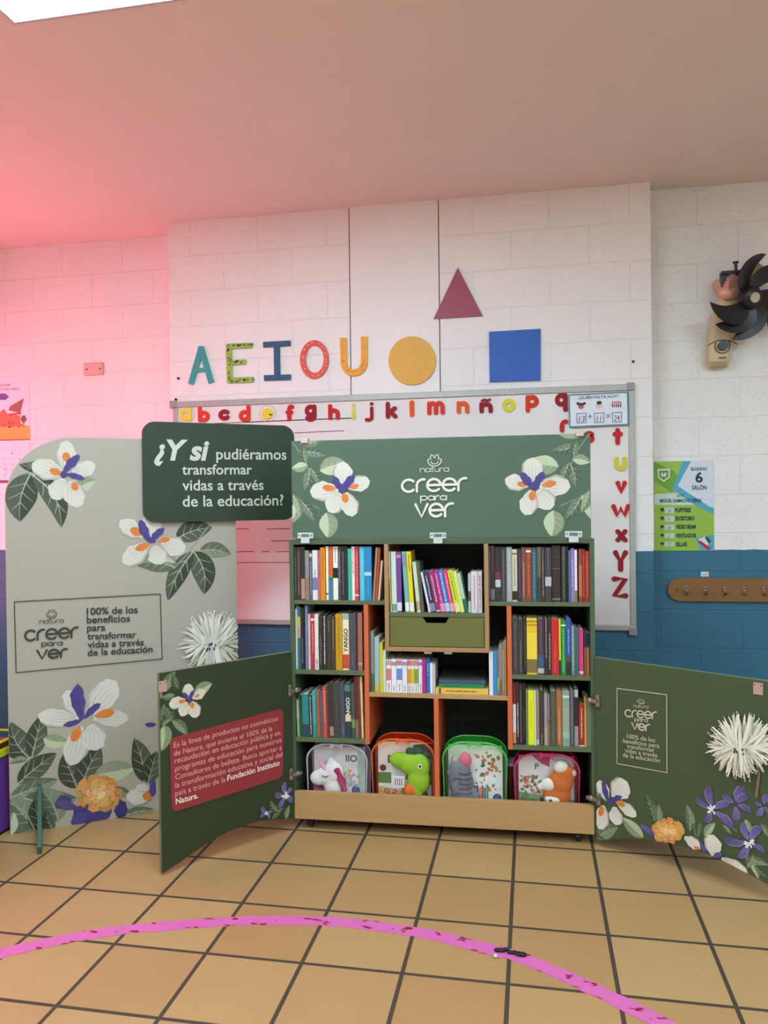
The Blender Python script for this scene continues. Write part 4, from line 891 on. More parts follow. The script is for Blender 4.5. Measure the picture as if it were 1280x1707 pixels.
a.leaf((1160, 730), (1210, 680), .5, LK3); a.leaf((1220, 730), (1235, 670), .5, LM3); a.leaf((1190, 700), (1150, 650), .4, LK3)
a.lily((1215, 628), [(1215, 570), (1170, 620), (1185, 680), (1245, 660), (1248, 600)], .5, 18); a.lily((1135, 705), [(1115, 675), (1160, 700), (1150, 730), (1105, 715)], .5, 10)
ldoor = obj('door', b, LD, cab)
b = MB(); rc = [uv(LD, *z6(*p), -.004) for p in ((724, 388), (1210, 258), (1208, 552), (733, 704))]
def rquad(q, r, n=6):
    out = []
    for i in range(4):
        p, a_, c_ = Vector(q[i]), Vector(q[i - 1]), Vector(q[(i + 1) % 4]); d1 = (a_ - p).normalized() * r; d2 = (c_ - p).normalized() * r
        for k in range(n + 1):
            t = k / n; out.append(tuple(p + d1 * (1 - t) ** 2 + d2 * t ** 2))
    return out
b.prism(rquad(rc, .032), -.0035, -.0001, pm((146, 50, 54), .5, .03)); red = obj('red_text_panel', b, LD, ldoor); red['label'] = 'dark red rounded text panel'
b = MB(); pk = pm((222, 168, 158), .5, .02); pw = pm((240, 222, 214), .5, .02)
for body, l, r, m_, bo in (('Es la línea de productos no cosméticos', (742, 427), (1185, 310), pk, 0), ('de Natura, que invierte el 100% de la', (742, 462), (1162, 353), pk, 0), ('recaudación en educación pública y en', (745, 494), (1196, 371), pk, 0), ('programas de educación para nuestros', (747, 528), (1201, 402), pk, 0), ('Consultores de belleza. Busca aportar a', (748, 563), (1202, 434), pk, 0), ('la transformación educativa y social del', (748, 599), (1205, 464), pk, 0), ('país a través de la', (748, 633), (962, 571), pk, 0), ('Fundación Instituto', (970, 568), (1193, 500), pw, .02), ('Natura.', (750, 668), (846, 640), pw, .02)):
    tline(b, LD, body, z6(*l), z6(*r), m_, -.0044, k=1.0, bold=bo)
obj('lettering', b, LD, ldoor)
def plate_on(F, x, y, par):
    p = uv(F, x, y); b = MB(); b.box(p[0] - .017, p[0] + .017, -.005, 0, p[1] - .022, p[1] + .022, pm((196, 166, 150), .35, .1, 40, metal=.3))
    for sx in (-1, 1): b.cyl((p[0] + sx * .011, -.006, p[1] + .014), (0, 1, 0), .003, .003, pm((110, 90, 84), .4), 8)
    return obj('latch_plate', b, F, par, bevel=.001)
plate_on(LD, 271, 1144, ldoor)
for x, y in ((486, 1150), (488, 1289)):
    p = uv(LD, x, y); hinge(LD, -.027, p[1], ldoor)
# right door
z7 = lambda x, y: (980 + x / 4.267, 1080 + y / 4.267)
bot = [uv(RD, *p) for p in ((989.4, 1400.6), (1015, 1399), (1050, 1398), (1085.5, 1400), (1113.6, 1404.6), (1139, 1411.6), (1167.5, 1420), (1202.6, 1432.7), (1228, 1445.6), (1245, 1455), (1280, 1474.5))]
bot[0] = (.014, bot[0][1]); DR = bot[-1][0] + .03; bot.append((DR, bot[-1][1] - .014))
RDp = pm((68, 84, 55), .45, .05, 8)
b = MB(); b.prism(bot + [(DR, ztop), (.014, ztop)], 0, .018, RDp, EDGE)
def low(u):
    for p, q in zip(bot, bot[1:]):
        if p[0] <= u <= q[0]: return p[1] + (q[1] - p[1]) * (u - p[0]) / (q[0] - p[0])
    return bot[-1][1] if u > bot[-1][0] else bot[0][1]
class Clip2(Art):
    def _flat(s, poly, mat, up=True):
        out = []
        for u, v in poly: u = min(max(u, .016), DR - .002); out.append((u, max(v, low(u) + .001)))
        super()._flat(out, mat, up)
a = Clip2(b, RD, z7, (.016, DR - .002, 0, ztop))
for bb, t, w_, c in (((60, 1362), (215, 1275), .5, LM3), ((45, 1330), (120, 1360), .5, LK3), ((395, 1350), (240, 1205), .5, LL3), ((475, 1230), (410, 1045), .5, LK3), ((500, 1240), (502, 1115), .6, LM3), ((590, 1230), (690, 1290), .5, LM3), ((725, 1300), (698, 1110), .36, LM3), ((770, 1350), (745, 1240), .4, LK3), ((785, 1340), (805, 1225), .4, LK3), ((830, 1340), (905, 1245), .4, LL3), ((1015, 1320), (955, 1255), .4, LM3), ((1060, 1310), (1010, 1270), .4, LK3), ((1120, 1500), (1290, 1545), .36, LM3), ((1140, 1490), (1215, 1645), .32, LL3), ((1180, 1540), (1290, 1640), .3, LK3), ((1120, 1220), (1150, 1310), .5, LL3), ((1230, 1250), (1280, 1340), .5, LM3), ((1130, 1560), (1180, 1470), .4, LM3)):
    a.leaf(bb, t, w_, c, vein=(164, 172, 140), bend=random.uniform(-.1, .1))
a.blob((430, 1290), 52, 34, (92, 82, 140)); a.petal((470, 1330), (375, 1255), .4, (100, 90, 150), (74, 64, 124)); a.blob((490, 1345), 50, 26, (74, 66, 130))
WC = (220, 214, 200)
a.iris([((140, 1085), (85, 940), .72, WC), ((185, 1070), (280, 950), .85, WC), ((210, 1100), (345, 1200), .58, WC), ((110, 1120), (78, 1288), .62, WC), ((190, 1130), (200, 1260), .85, WC)], [((200, 1100), (268, 1118), .6), ((104, 1120), (84, 1195), .5)], [((150, 1105), (110, 935), .26), ((150, 1105), (245, 1055), .3), ((130, 1080), (190, 1110), .4)])
a.lily((1050, 1110), [(1112, 985), (958, 1028), (1042, 1228), (1165, 1172), (1145, 1050)], .5, 0)
a.lily((885, 1150), [(866, 982), (772, 1062), (830, 1240), (1035, 1280), (1010, 1105)], .42, 40)
a.lily((1250, 1120), [(1185, 1090), (1200, 1190), (1290, 1040), (1290, 1180)], .5, 0)
a.lily((1150, 1385), [(1108, 1230), (962, 1352), (1072, 1492), (1240, 1262), (1265, 1455)], .4, 42)
a.petal((690, 1345), (805, 1425), .7, WC); a.blob((780, 1420), 26, 20, (222, 122, 62)); a.petal((850, 1470), (805, 1380), .4, (90, 80, 150), (64, 56, 120)); a.petal((900, 1480), (895, 1325), .8, WC); a.petal((890, 1490), (960, 1460), .4, (90, 80, 150), (64, 56, 120)); a.petal((955, 1495), (1140, 1600), .42, WC); a.blob((1000, 1508), 40, 14, (222, 112, 52))
a.carnation((575, 1300), 112)
a.stem([(1200, 790), (1222, 900), (1200, 1060)], 16, (128, 108, 82))
a.puff((1110, 690), 242, 300)
rdoor = obj('door', b, RD, cab)
b = MB(); lg = pm((196, 190, 162), .5, .02)
q = [uv(RD, *z7(*p), -.0085) for p in ((203, 290), (556, 335), (558, 890), (203, 825))]
YR = -.004
for i in range(4): stroke(b, [q[i], q[(i + 1) % 4]], .0035, YR, lg)
obj('text_border', b, RD, rdoor); b = MB()
logo(b, RD, z7, ((350, 362), (404, 402)), [('natura', (323, 424), (430, 432), 4.6), ('creer', (260, 492), (492, 512), 13.5), ('para', (330, 522), (426, 530), 5), ('ver', (308, 584), (445, 597), 13)], lg, YR, (.15, .17, .22, .20), rdoor)
obj('logo', b, RD, rdoor); b = MB()
for body, l, r in (('100% de los', (277, 642), (478, 672)), ('beneficios para', (250, 674), (507, 713)), ('transformar', (278, 712), (474, 742)), ('vidas a través', (263, 743), (494, 780)), ('de la educación', (248, 775), (512, 816))):
    tline(b, RD, body, z7(*l), z7(*r), lg, YR, k=1.0, bold=.008)
obj('lettering', b, RD, rdoor)
plate_on(RD, 1264, 1148, rdoor)
for x, y in ((998, 1168), (994, 1330)): hinge(RD, .029, uv(RD, x, y)[1], rdoor)

# ================================================================== BOOKS
ORD = ['first', 'second', 'third', 'fourth', 'fifth', 'sixth', 'seventh', 'eighth', 'ninth', 'tenth', 'eleventh', 'twelfth', 'thirteenth', 'fourteenth', 'fifteenth', 'sixteenth', 'seventeenth', 'eighteenth', 'nineteenth', 'twentieth', 'twenty-first', 'twenty-second', 'twenty-third', 'twenty-fourth']
PAGE = pm((216, 206, 186), .8, .08, 90)
def book_mesh(th, h, d, c, bands, marks):
    """cover: spine plus two boards, spine bands and marks printed on it"""
    cv = pm(c, .42, .05, 50); b = MB(); t = min(.0022, th * .2)
    b.box(0, th, 0, t, 0, h, cv); b.box(0, t, t, d, 0, h, cv); b.box(th - t, th, t, d, 0, h, cv)
    for f0, f1, bc in bands: b.box(.0003, th - .0003, -.0004, .0002, max(.0004, h * f0), min(h - .0004, h * f1), pm(bc, .45, .05, 60))
    if marks:
        mc, f0, f1 = marks; mm = pm(mc, .5); z = h * f0; x = th / 2; wd = min(.006, th * .38)
        while z < h * f1:
            l = random.uniform(.004, .011); b.box(x - wd / 2 * random.uniform(.5, 1), x + wd / 2 * random.uniform(.5, 1), -.0007, .0001, z, min(z + l, h - .001), mm); z += l + random.uniform(.0015, .004)
    p = MB(); p.box(t, th - t, t + .0005, d - .004, .003, h - .003, PAGE)
    return b, p
LIM = {'the top left shelf': (.0056, .4244), 'the middle left shelf': (.0056, .3274), 'the lower left shelf': (.0056, .3274), 'the top center shelf': (.4446, .8684), 'the shelf below the drawer': (.3486, .9644),
       'the center shelf right end': (.3486, .9644), 'the top right shelf': (.8886, 1.3194), 'the middle right shelf': (.9856, 1.3194), 'the lower right shelf': (.9856, 1.3194)}
def row(conv, zbot, ybot, data, where, group, w0=.012, lean_all=0, dmax=.155):
    prev = -9
    for i, it in enumerate(data):
        xL, xR, yt, c, cn = it[:5]; opt = it[5] if len(it) > 5 else {}
        lean = opt.get('lean', lean_all); wv = w0 + random.uniform(0, .012)
        uL = uv(CAB, *conv(xL, ybot), wv)[0]; uR = uv(CAB, *conv(xR, ybot), wv)[0]; zt = uv(CAB, *conv((xL + xR) / 2, yt), wv)[1]
        uL = max(uL, LIM[where][0] + (.004 if lean < 0 else 0)); uR = min(uR, LIM[where][1] - (.02 if lean > 3 else 0))
        if lean == 0 and uL < prev + .0004: uL = prev + .0004
        th = max(.0045, uR - uL - .0004); h = (zt - zbot) / math.cos(math.radians(lean))
        d = opt.get('d', random.uniform(dmax - .02, dmax + .01))
        b, p = book_mesh(th, h, d, c, opt.get('b', []), opt.get('m'))
        a_ = math.radians(lean)
        if lean < 0:  # top goes left, rests on its bottom left corner
            Fb = CAB @ Matrix.Translation((uL, wv, zbot + .0003)) @ Matrix.Rotation(a_, 4, 'Y')
        elif lean > 0:
            Fb = CAB @ Matrix.Translation((uR, wv, zbot + .0003)) @ Matrix.Rotation(a_, 4, 'Y') @ Matrix.Translation((-th, 0, 0))
        else: Fb = CAB @ Matrix.Translation((uL, wv, zbot + .0003))
        prev = max(uR, uL + th)
        art = 'an' if cn[0] in 'aeiou' else 'a'
        lab = '%s%s book, %s from the left on %s' % ('leaning ' if abs(lean) > 3 else '', cn, ORD[i], where)
        o = tag(obj('book', b, Fb), lab, 'book', group); obj('pages', p, Fb, o)
        if 't' in opt:
            body, f0, f1, tc = opt['t']; vs, fs = text2d(body, .02); x0, x1 = min(v[0] for v in vs), max(v[0] for v in vs); q = MB()
            s_ = h * (f1 - f0) / (x1 - x0); sw = th * .62 / .72
            q.add([(th * .19 + (.72 - v[1]) * sw if opt.get('down') else th * .19 + (.72 - v[1]) * sw, -.0012, h * f0 + (v[0] - x0) * s_) for v in vs], fs, pm(tc, .5)); obj('spine_title', q, Fb, o)
K = (215, 210, 200)
c1 = lambda x, y: (480 + x / 7.53, 900 + y / 7.53)
row(c1, 1.05, 760, [
 (60, 112, 90, (62, 64, 66), 'dark grey', {'m': (120, 122, 124, 0)[:3] and ((130, 132, 134), .1, .8)}), (116, 166, 90, (70, 56, 54), 'maroon-grey', {'m': ((140, 120, 110), .1, .9)}),
 (168, 216, 85, (48, 48, 40), 'dark olive with pink figure', {'b': [(.02, .40, (186, 140, 116))]}), (218, 268, 135, (140, 140, 136), 'grey', {'b': [(.0, .45, (150, 120, 110))]}), (270, 310, 155, (92, 92, 100), 'slate', {'b': [(.9, .97, (214, 204, 150))], 'm': ((150, 150, 160), .1, .8)}),
 (312, 376, 132, (220, 220, 228), 'white with blue lower half', {'b': [(.2, .45, (120, 124, 170))], 'm': ((150, 120, 140), .3, .6)}), (378, 410, 132, (182, 104, 100), 'dusty red', {}), (412, 472, 95, (216, 136, 34), 'bright orange', {'m': ((196, 100, 30), .4, .9)}),
 (482, 512, 82, (238, 232, 208), 'cream', {'b': [(.1, .13, (60, 60, 60))]}), (514, 566, 84, (200, 98, 50), 'orange and blue', {'b': [(0, .42, (62, 128, 146)), (.38, .46, (120, 150, 90))]}), (569, 633, 84, (238, 238, 226), 'white with black band', {'b': [(.41, .60, (30, 30, 32))], 'm': ((150, 150, 146), .7, .95)}),
 (636, 668, 84, (74, 70, 78), 'charcoal', {'m': ((150, 150, 160), .3, .9)}), (670, 720, 82, (54, 48, 46), 'dark brown', {'m': ((130, 110, 100), .1, .9)}), (722, 756, 84, (30, 54, 54), 'dark teal', {}), (758, 799, 110, (66, 176, 150), 'aqua green', {}),
 (801, 842, 84, (236, 228, 222), 'white', {'m': ((210, 120, 120), .5, .95)}), (843, 893, 84, (206, 60, 66), 'red', {'b': [(.08, .11, (236, 220, 214))], 'm': ((230, 140, 140), .2, .85)}), (904, 964, 86, (84, 190, 210), 'cyan', {'m': ((130, 214, 228), .2, .9)}), (965, 1052, 86, (44, 132, 184), 'thick blue', {'b': [(.46, .53, (170, 210, 226))], 'm': ((90, 170, 210), .08, .4)}),
 (1060, 1086, 95, (176, 120, 100), 'pinkish brown', {'lean': 4.2}), (1091, 1121, 95, (172, 80, 46), 'rust', {'lean': 4.2}), (1126, 1150, 262, (218, 188, 172), 'short pale pink', {'lean': 5.2})],
 'the top left shelf', 'books on the top left shelf')
c2 = lambda x, y: (480 + x / 7.53, 1000 + y / 7.53)
row(c2, .731, 862, [
 (66, 94, 115, (222, 232, 222), 'pale white', {}), (95, 121, 72, (164, 198, 194), 'mint', {}), (122, 165, 85, (56, 104, 112), 'teal with yellow patch', {'b': [(.68, .84, (196, 180, 60)), (.5, .68, (190, 150, 130))]}), (166, 204, 100, (40, 42, 54), 'navy', {'m': ((130, 130, 150), .1, .5)}), (205, 224, 72, (32, 32, 48), 'narrow black', {}), (225, 250, 70, (124, 134, 170), 'lavender', {}),
 (257, 286, 182, (200, 184, 178), 'greyish pink', {}), (288, 339, 186, (186, 60, 70), 'red with white band', {'b': [(.89, .93, (236, 220, 214))], 'm': ((226, 150, 150), .3, .8)}), (341, 388, 178, (224, 220, 210), 'off-white', {'m': ((120, 116, 110), .03, .16)}), (394, 435, 206, (58, 54, 48), 'dark brown-grey', {'m': ((120, 116, 108), .1, .6)}),
 (437, 491, 186, (48, 45, 42), 'black with white title', {'m': ((206, 204, 196), .1, .98)}), (493, 546, 202, (66, 58, 52), 'dark brown', {'m': ((120, 110, 100), .7, .9)}), (548, 597, 210, (72, 62, 52), 'sepia', {'m': ((150, 130, 100), .4, .95)}), (602, 683, 178, (196, 150, 32), 'mustard', {'m': ((170, 120, 20), .2, .9)}),
 (685, 769, 178, (238, 228, 186), 'cream with black title', {'b': [(.9, .995, (150, 178, 170)), (.03, .28, (206, 78, 42))], 't': ('YANGO', .32, .74, (34, 32, 32))}), (772, 860, 180, (80, 78, 90), 'thick slate', {'m': ((110, 110, 124), .05, .3)}), (862, 879, 186, (66, 38, 38), 'thin dark red', {}), (881, 938, 166, (160, 106, 90), 'brownish pink', {'b': [(.1, .14, (190, 160, 150))]})],
 'the middle left shelf', 'books on the middle left shelf')
c3 = lambda x, y: (480 + x / 7.53, 1115 + y / 7.53)
row(c3, .421, 858, [
 (100, 146, 392, (176, 186, 160), 'short pale green', {'b': [(0, .5, (136, 170, 126))]}), (148, 188, 325, (38, 92, 56), 'green', {}), (190, 268, 320, (40, 136, 136), 'teal', {'b': [(.0, .30, (48, 70, 90))]}), (272, 314, 328, (54, 54, 50), 'black with cream title', {'m': ((206, 196, 160), .05, .95)}), (317, 360, 282, (68, 162, 180), 'sky blue', {'b': [(0, .3, (60, 140, 140))]}),
 (368, 410, 280, (160, 110, 68), 'tan', {}), (413, 448, 285, (104, 90, 100), 'mauve', {}), (450, 495, 226, (202, 82, 72), 'coral', {'m': ((226, 150, 140), .3, .9)}), (498, 525, 202, (88, 66, 56), 'brown', {}), (528, 578, 176, (66, 56, 54), 'dark brown', {'b': [(.03, .2, (170, 130, 120))]}), (581, 662, 176, (68, 70, 64), 'thick dark grey', {'m': ((98, 100, 78), .3, .6)}),
 (664, 724, 176, (76, 80, 94), 'slate blue', {'m': ((110, 120, 150), .05, .25)}), (727, 802, 182, (50, 66, 68), 'dark teal with white title', {'b': [(.85, .97, (90, 124, 130)), (.30, .42, (214, 200, 150))], 't': ('YANGO', .32, .74, (236, 234, 224))}), (805, 850, 190, (66, 88, 74), 'grey green', {'b': [(.2, .35, (110, 150, 70))]}), (852, 890, 98, (116, 38, 48), 'crimson', {'b': [(0, .3, (150, 110, 100))]}), (892, 924, 98, (104, 70, 62), 'brown-red', {}), (926, 952, 98, (232, 210, 154), 'cream yellow', {'b': [(.42, .5, (226, 196, 60))]})],
 'the lower left shelf', 'books on the lower left shelf', lean_all=-1.1)
c4 = lambda x, y: (640 + x / 7.11, 900 + y / 7.11)
LBL = (216, 220, 228); M4 = ((226, 190, 214), .25, .9)
row(c4, .998, 870, [
 (58, 88, 137, (230, 236, 222), 'white', {'b': [(.1, .55, (214, 196, 96))], 'lean': -1.2}), (98, 156, 140, (210, 222, 206), 'pale mint', {'b': [(.02, .13, (120, 150, 130))], 'lean': -.8}), (158, 214, 142, (118, 70, 144), 'purple', {'b': [(.02, .16, LBL), (.9, .95, (206, 130, 170))], 'lean': -.5}), (256, 306, 142, (112, 178, 178), 'teal', {'b': [(.02, .16, (226, 226, 222)), (.75, .95, (130, 140, 170))], 'lean': -3.2}), (310, 362, 140, (226, 206, 40), 'yellow', {'b': [(.02, .16, (226, 220, 226))], 'm': ((120, 104, 30), .66, .95), 'lean': -3.2}),
 (394, 438, 266, (196, 212, 186), 'pale green', {'b': [(.04, .22, (180, 150, 130))], 'lean': -5.2}), (442, 480, 270, (86, 92, 72), 'olive grey', {'lean': -5.2}), (530, 556, 388, (212, 206, 222), 'lilac white', {'lean': -11}), (558, 618, 382, (52, 52, 70), 'dark navy', {'b': [(.02, .22, (120, 140, 160))], 'm': ((200, 200, 220), .3, .9), 'lean': -11}),
 (622, 680, 374, (146, 52, 110), 'plum', {'b': [(.02, .05, (226, 200, 210))], 'm': M4, 'lean': -11}), (682, 736, 370, (186, 34, 120), 'magenta', {'b': [(.02, .22, (220, 140, 176))], 'm': M4, 'lean': -11}), (738, 792, 366, (40, 128, 208), 'bright blue', {'b': [(.02, .22, (170, 206, 226))], 'm': ((200, 220, 240), .26, .92), 'lean': -11}), (795, 846, 366, (214, 44, 104), 'hot pink', {'b': [(.02, .22, (226, 150, 176))], 'm': M4, 'lean': -11}),
 (850, 912, 366, (194, 208, 36), 'lime', {'b': [(.02, .22, (222, 216, 160))], 'm': ((120, 130, 40), .3, .9), 'lean': -11}), (914, 956, 376, (210, 220, 124), 'pale lime', {'lean': -11}), (958, 996, 400, (184, 204, 184), 'green and white', {'b': [(.0, .34, (22, 104, 64))], 'lean': -11}),
 (1000, 1034, 402, (168, 188, 182), 'pale grey-green', {'b': [(.3, .55, (110, 60, 66))]}), (1036, 1112, 376, (212, 202, 206), 'white and lilac', {'m': ((150, 130, 140), .1, .9)}), (1116, 1165, 376, (206, 196, 196), 'pinkish white', {'m': ((140, 110, 120), .1, .9)})],
 'the top center shelf', 'books on the top center shelf')
c5 = lambda x, y: (605 + x / 5.12, 1040 + y / 5.12)
row(c5, .636, 585, [
 (52, 68, 75, (104, 82, 74), 'tall brown', {}), (69, 98, 65, (146, 142, 128), 'tall grey', {'b': [(0, .3, (80, 104, 74))]}), (102, 144, 114, (158, 184, 196), 'pale blue', {'b': [(0, .14, (196, 180, 80))]}), (146, 172, 160, (208, 198, 56), 'yellow', {}), (173, 198, 226, (200, 220, 186), 'pale green', {}),
 (201, 243, 305, (232, 228, 226), 'white with pink band', {'b': [(.36, .72, (214, 120, 130)), (.82, .97, (206, 150, 140))], 'm': ((130, 130, 140), .05, .22)}), (245, 288, 300, (230, 230, 232), 'white with grey triangle', {'b': [(.8, .92, (160, 150, 176))], 'm': ((130, 130, 140), .05, .22)}), (290, 336, 303, (230, 230, 230), 'white with blue band', {'b': [(.38, .72, (100, 140, 200)), (.82, .97, (196, 130, 120))], 'm': ((130, 130, 140), .05, .22)}), (338, 378, 305, (228, 226, 228), 'white with lilac mark', {'b': [(.82, .93, (150, 140, 190))], 'm': ((130, 130, 140), .05, .22)}),
 (380, 410, 307, (230, 226, 220), 'white with orange band', {'b': [(.28, .72, (220, 150, 60)), (.82, .97, (206, 120, 110))], 'm': ((130, 130, 140), .05, .2)}), (411, 440, 307, (228, 226, 220), 'white with yellow band', {'b': [(.28, .72, (206, 190, 50)), (.82, .97, (206, 130, 120))], 'm': ((130, 130, 140), .05, .2)}), (441, 474, 307, (226, 224, 214), 'white with green band', {'b': [(.28, .72, (120, 160, 70)), (.82, .97, (196, 130, 130))], 'm': ((130, 130, 140), .05, .2)}), (477, 508, 305, (232, 224, 230), 'white with pink mark', {'b': [(.82, .92, (150, 120, 180))], 'm': ((190, 120, 150), .05, .25)}),
 (510, 536, 302, (184, 36, 132), 'magenta', {}), (538, 573, 298, (36, 112, 184), 'blue', {'m': ((120, 170, 214), .5, .8)}), (574, 596, 336, (230, 228, 228), 'plain white', {}), (597, 618, 342, (196, 192, 190), 'greyish white', {})],
 'the shelf below the drawer', 'books on the center shelf')
row(c5, .636, 620, [
 (1078, 1112, 236, (222, 218, 228), 'white and lilac', {}), (1113, 1150, 236, (46, 144, 194), 'blue', {}), (1151, 1164, 218, (150, 110, 120), 'multicoloured', {'b': [(.1, .4, (196, 180, 60)), (.6, .8, (190, 80, 90))]}), (1165, 1188, 186, (136, 140, 110), 'olive', {'b': [(0, .3, (120, 100, 70))]}), (1189, 1208, 176, (124, 124, 128), 'grey', {'m': ((190, 180, 170), .1, .9)}), (1209, 1226, 152, (196, 130, 60), 'orange', {})],
 'the center shelf right end', 'books at the right end of the center shelf')
# lying stack
zz = .636
for i, (x0, x1, hpx, c, cn, d) in enumerate(((622, 1070, 52, (226, 186, 84), 'yellow', .19), (650, 1036, 34, (40, 130, 86), 'green', .18), (648, 1048, 32, (70, 84, 104), 'slate blue', .20), (658, 1040, 16, (44, 46, 44), 'black', .21))):
    h = hpx / 5.12 / 381 * .98
    u0 = uv(CAB, *c5(x0, 580), .02)[0]; u1 = uv(CAB, *c5(x1, 580), .02)[0]; 
    b, p = book_mesh(h, u1 - u0, d, c, [(.0, .02, tuple(min(255, v + 20) for v in c))] if i else [(.06, .10, (90, 70, 40))], ((110, 80, 40), .2, .75) if i == 0 else (((30, 90, 60), .15, .45) if i == 1 else None))
    Fb = CAB @ Matrix.Translation((u0, .015 + .006 * i, zz + h + .0004)) @ Matrix.Rotation(PI / 2, 4, 'Y')
    o = tag(obj('book', b, Fb), '%s book lying flat, %s of the stack on the center shelf' % (cn, ('bottom', 'second from the bottom', 'third from the bottom', 'top')[i]), 'book', 'books lying in a stack'); obj('pages', p, Fb, o); zz += h + .0006
c6 = lambda x, y: (805 + x / 6.737, 900 + y / 6.737)
row(c6, 1.05, 706, [
 (50, 88, 70, (60, 60, 60), 'dark grey', {'m': ((150, 150, 150), .1, .9)}), (90, 137, 66, (56, 44, 48), 'dark maroon', {'b': [(.03, .22, (110, 106, 116))], 'm': ((120, 60, 70), .5, .95)}), (140, 202, 82, (56, 52, 52), 'black with white figure', {'b': [(.42, .54, (120, 60, 62)), (.26, .40, (190, 194, 192))]}), (206, 264, 82, (62, 62, 64), 'charcoal', {'m': ((120, 120, 120), .05, .95)}), (268, 328, 82, (158, 162, 166), 'light grey', {'m': ((200, 204, 206), .2, .9)}),
 (331, 388, 106, (200, 196, 166), 'cream with maroon foot', {'b': [(.03, .2, (60, 30, 36)), (.9, .93, (110, 100, 80))], 'm': ((140, 130, 100), .3, .8)}), (391, 438, 100, (66, 56, 64), 'dark purple-grey', {'m': ((110, 90, 90), .1, .9)}), (440, 482, 82, (122, 78, 84), 'mauve brown', {'m': ((190, 150, 120), .1, .7)}), (485, 545, 86, (156, 68, 34), 'rust with cream band', {'b': [(.91, .95, (232, 214, 186))], 'm': ((206, 120, 60), .1, .85)}), (548, 611, 86, (52, 94, 108), 'teal', {'m': ((110, 160, 174), .05, .9)}),
 (614, 656, 82, (100, 96, 76), 'olive', {'b': [(0, .45, (60, 60, 62))]}), (658, 696, 82, (70, 66, 60), 'dark brown', {'m': ((190, 160, 130), .1, .95)}), (700, 772, 86, (64, 62, 64), 'grey with white figure', {'b': [(.29, .46, (180, 184, 184))], 'm': ((110, 106, 110), .5, .95)}), (777, 874, 66, (58, 47, 45), 'thick brown ruled', {'b': [(.585, .6, (120, 96, 92)), (.79, .80, (110, 90, 88)), (.03, .06, (130, 120, 112))]}), (884, 936, 76, (54, 51, 51), 'black spotted', {'m': ((130, 126, 122), .05, .98)}), (938, 963, 70, (30, 32, 36), 'narrow black', {}),
 (965, 989, 120, (72, 120, 158), 'blue', {}), (991, 1030, 96, (150, 116, 170), 'lilac', {'m': ((200, 180, 214), .3, .8)}), (1032, 1061, 112, (222, 222, 228), 'white with green foot', {'b': [(.0, .22, (110, 130, 80))]}), (1078, 1116, 102, (156, 66, 48), 'brown-red', {'b': [(.1, .7, (190, 110, 70))]}), (1118, 1150, 102, (134, 42, 42), 'dark red', {'m': ((190, 110, 100), .1, .9)}), (1152, 1200, 126, (192, 56, 42), 'red', {'m': ((220, 120, 90), .1, .9)})],
 'the top right shelf', 'books on the top right shelf')
c7 = lambda x, y: (840 + x / 8, 1005 + y / 8)
row(c7, .731, 975, [
 (112, 194, 196, (68, 65, 66), 'thick dark grey', {'m': ((110, 108, 108), .1, .9)}), (197, 258, 216, (62, 60, 58), 'charcoal', {'m': ((120, 118, 110), .05, .6)}), (261, 304, 206, (40, 38, 32), 'black', {'m': ((100, 96, 70), .1, .9)}), (308, 447, 206, (230, 194, 44), 'wide yellow', {'b': [(.03, .27, (126, 110, 60)), (.27, .74, (236, 206, 70)), (.86, .9, (190, 150, 40)), (.93, .955, (150, 120, 50))]}), (451, 541, 212, (80, 60, 76), 'purple-grey with blue foot', {'b': [(.12, .36, (64, 92, 120)), (.02, .11, (190, 190, 180))], 'm': ((120, 90, 110), .4, .95)}),
 (543, 592, 212, (54, 46, 50), 'dark with pale title', {'m': ((170, 140, 150), .3, .98)}), (595, 633, 206, (58, 50, 48), 'dark brown with pale title', {'m': ((186, 176, 160), .1, .72)}), (637, 736, 216, (196, 40, 42), 'thick red', {'m': ((226, 100, 90), .06, .6)}), (737, 761, 216, (230, 218, 38), 'narrow yellow', {'b': [(0, .26, (40, 40, 36))]}), (763, 832, 240, (34, 142, 66), 'green with white band', {'b': [(.90, .93, (220, 236, 224))], 'm': ((130, 200, 150), .06, .85)}), (834, 896, 212, (56, 80, 166), 'blue with dark foot', {'b': [(.0, .33, (50, 48, 50)), (.24, .32, (140, 130, 110))], 'm': ((150, 170, 220), .38, .8)}),
 (900, 946, 300, (104, 132, 132), 'grey teal', {'m': ((180, 200, 196), .1, .98)}), (948, 1001, 346, (66, 100, 94), 'dark green', {}), (1004, 1062, 350, (218, 60, 124), 'hot pink', {'b': [(.03, .09, (236, 190, 200))]}), (1070, 1102, 400, (40, 42, 54), 'short navy and gold', {'b': [(0, .66, (120, 88, 40))]}), (1104, 1137, 400, (38, 40, 50), 'short navy and orange', {'b': [(0, .66, (190, 116, 70))]}), (1139, 1168, 400, (42, 42, 50), 'short navy and brown', {'b': [(0, .66, (96, 60, 50))]})],
 'the middle right shelf', 'books on the middle right shelf')
c8 = lambda x, y: (840 + x / 7.53, 1125 + y / 7.53)
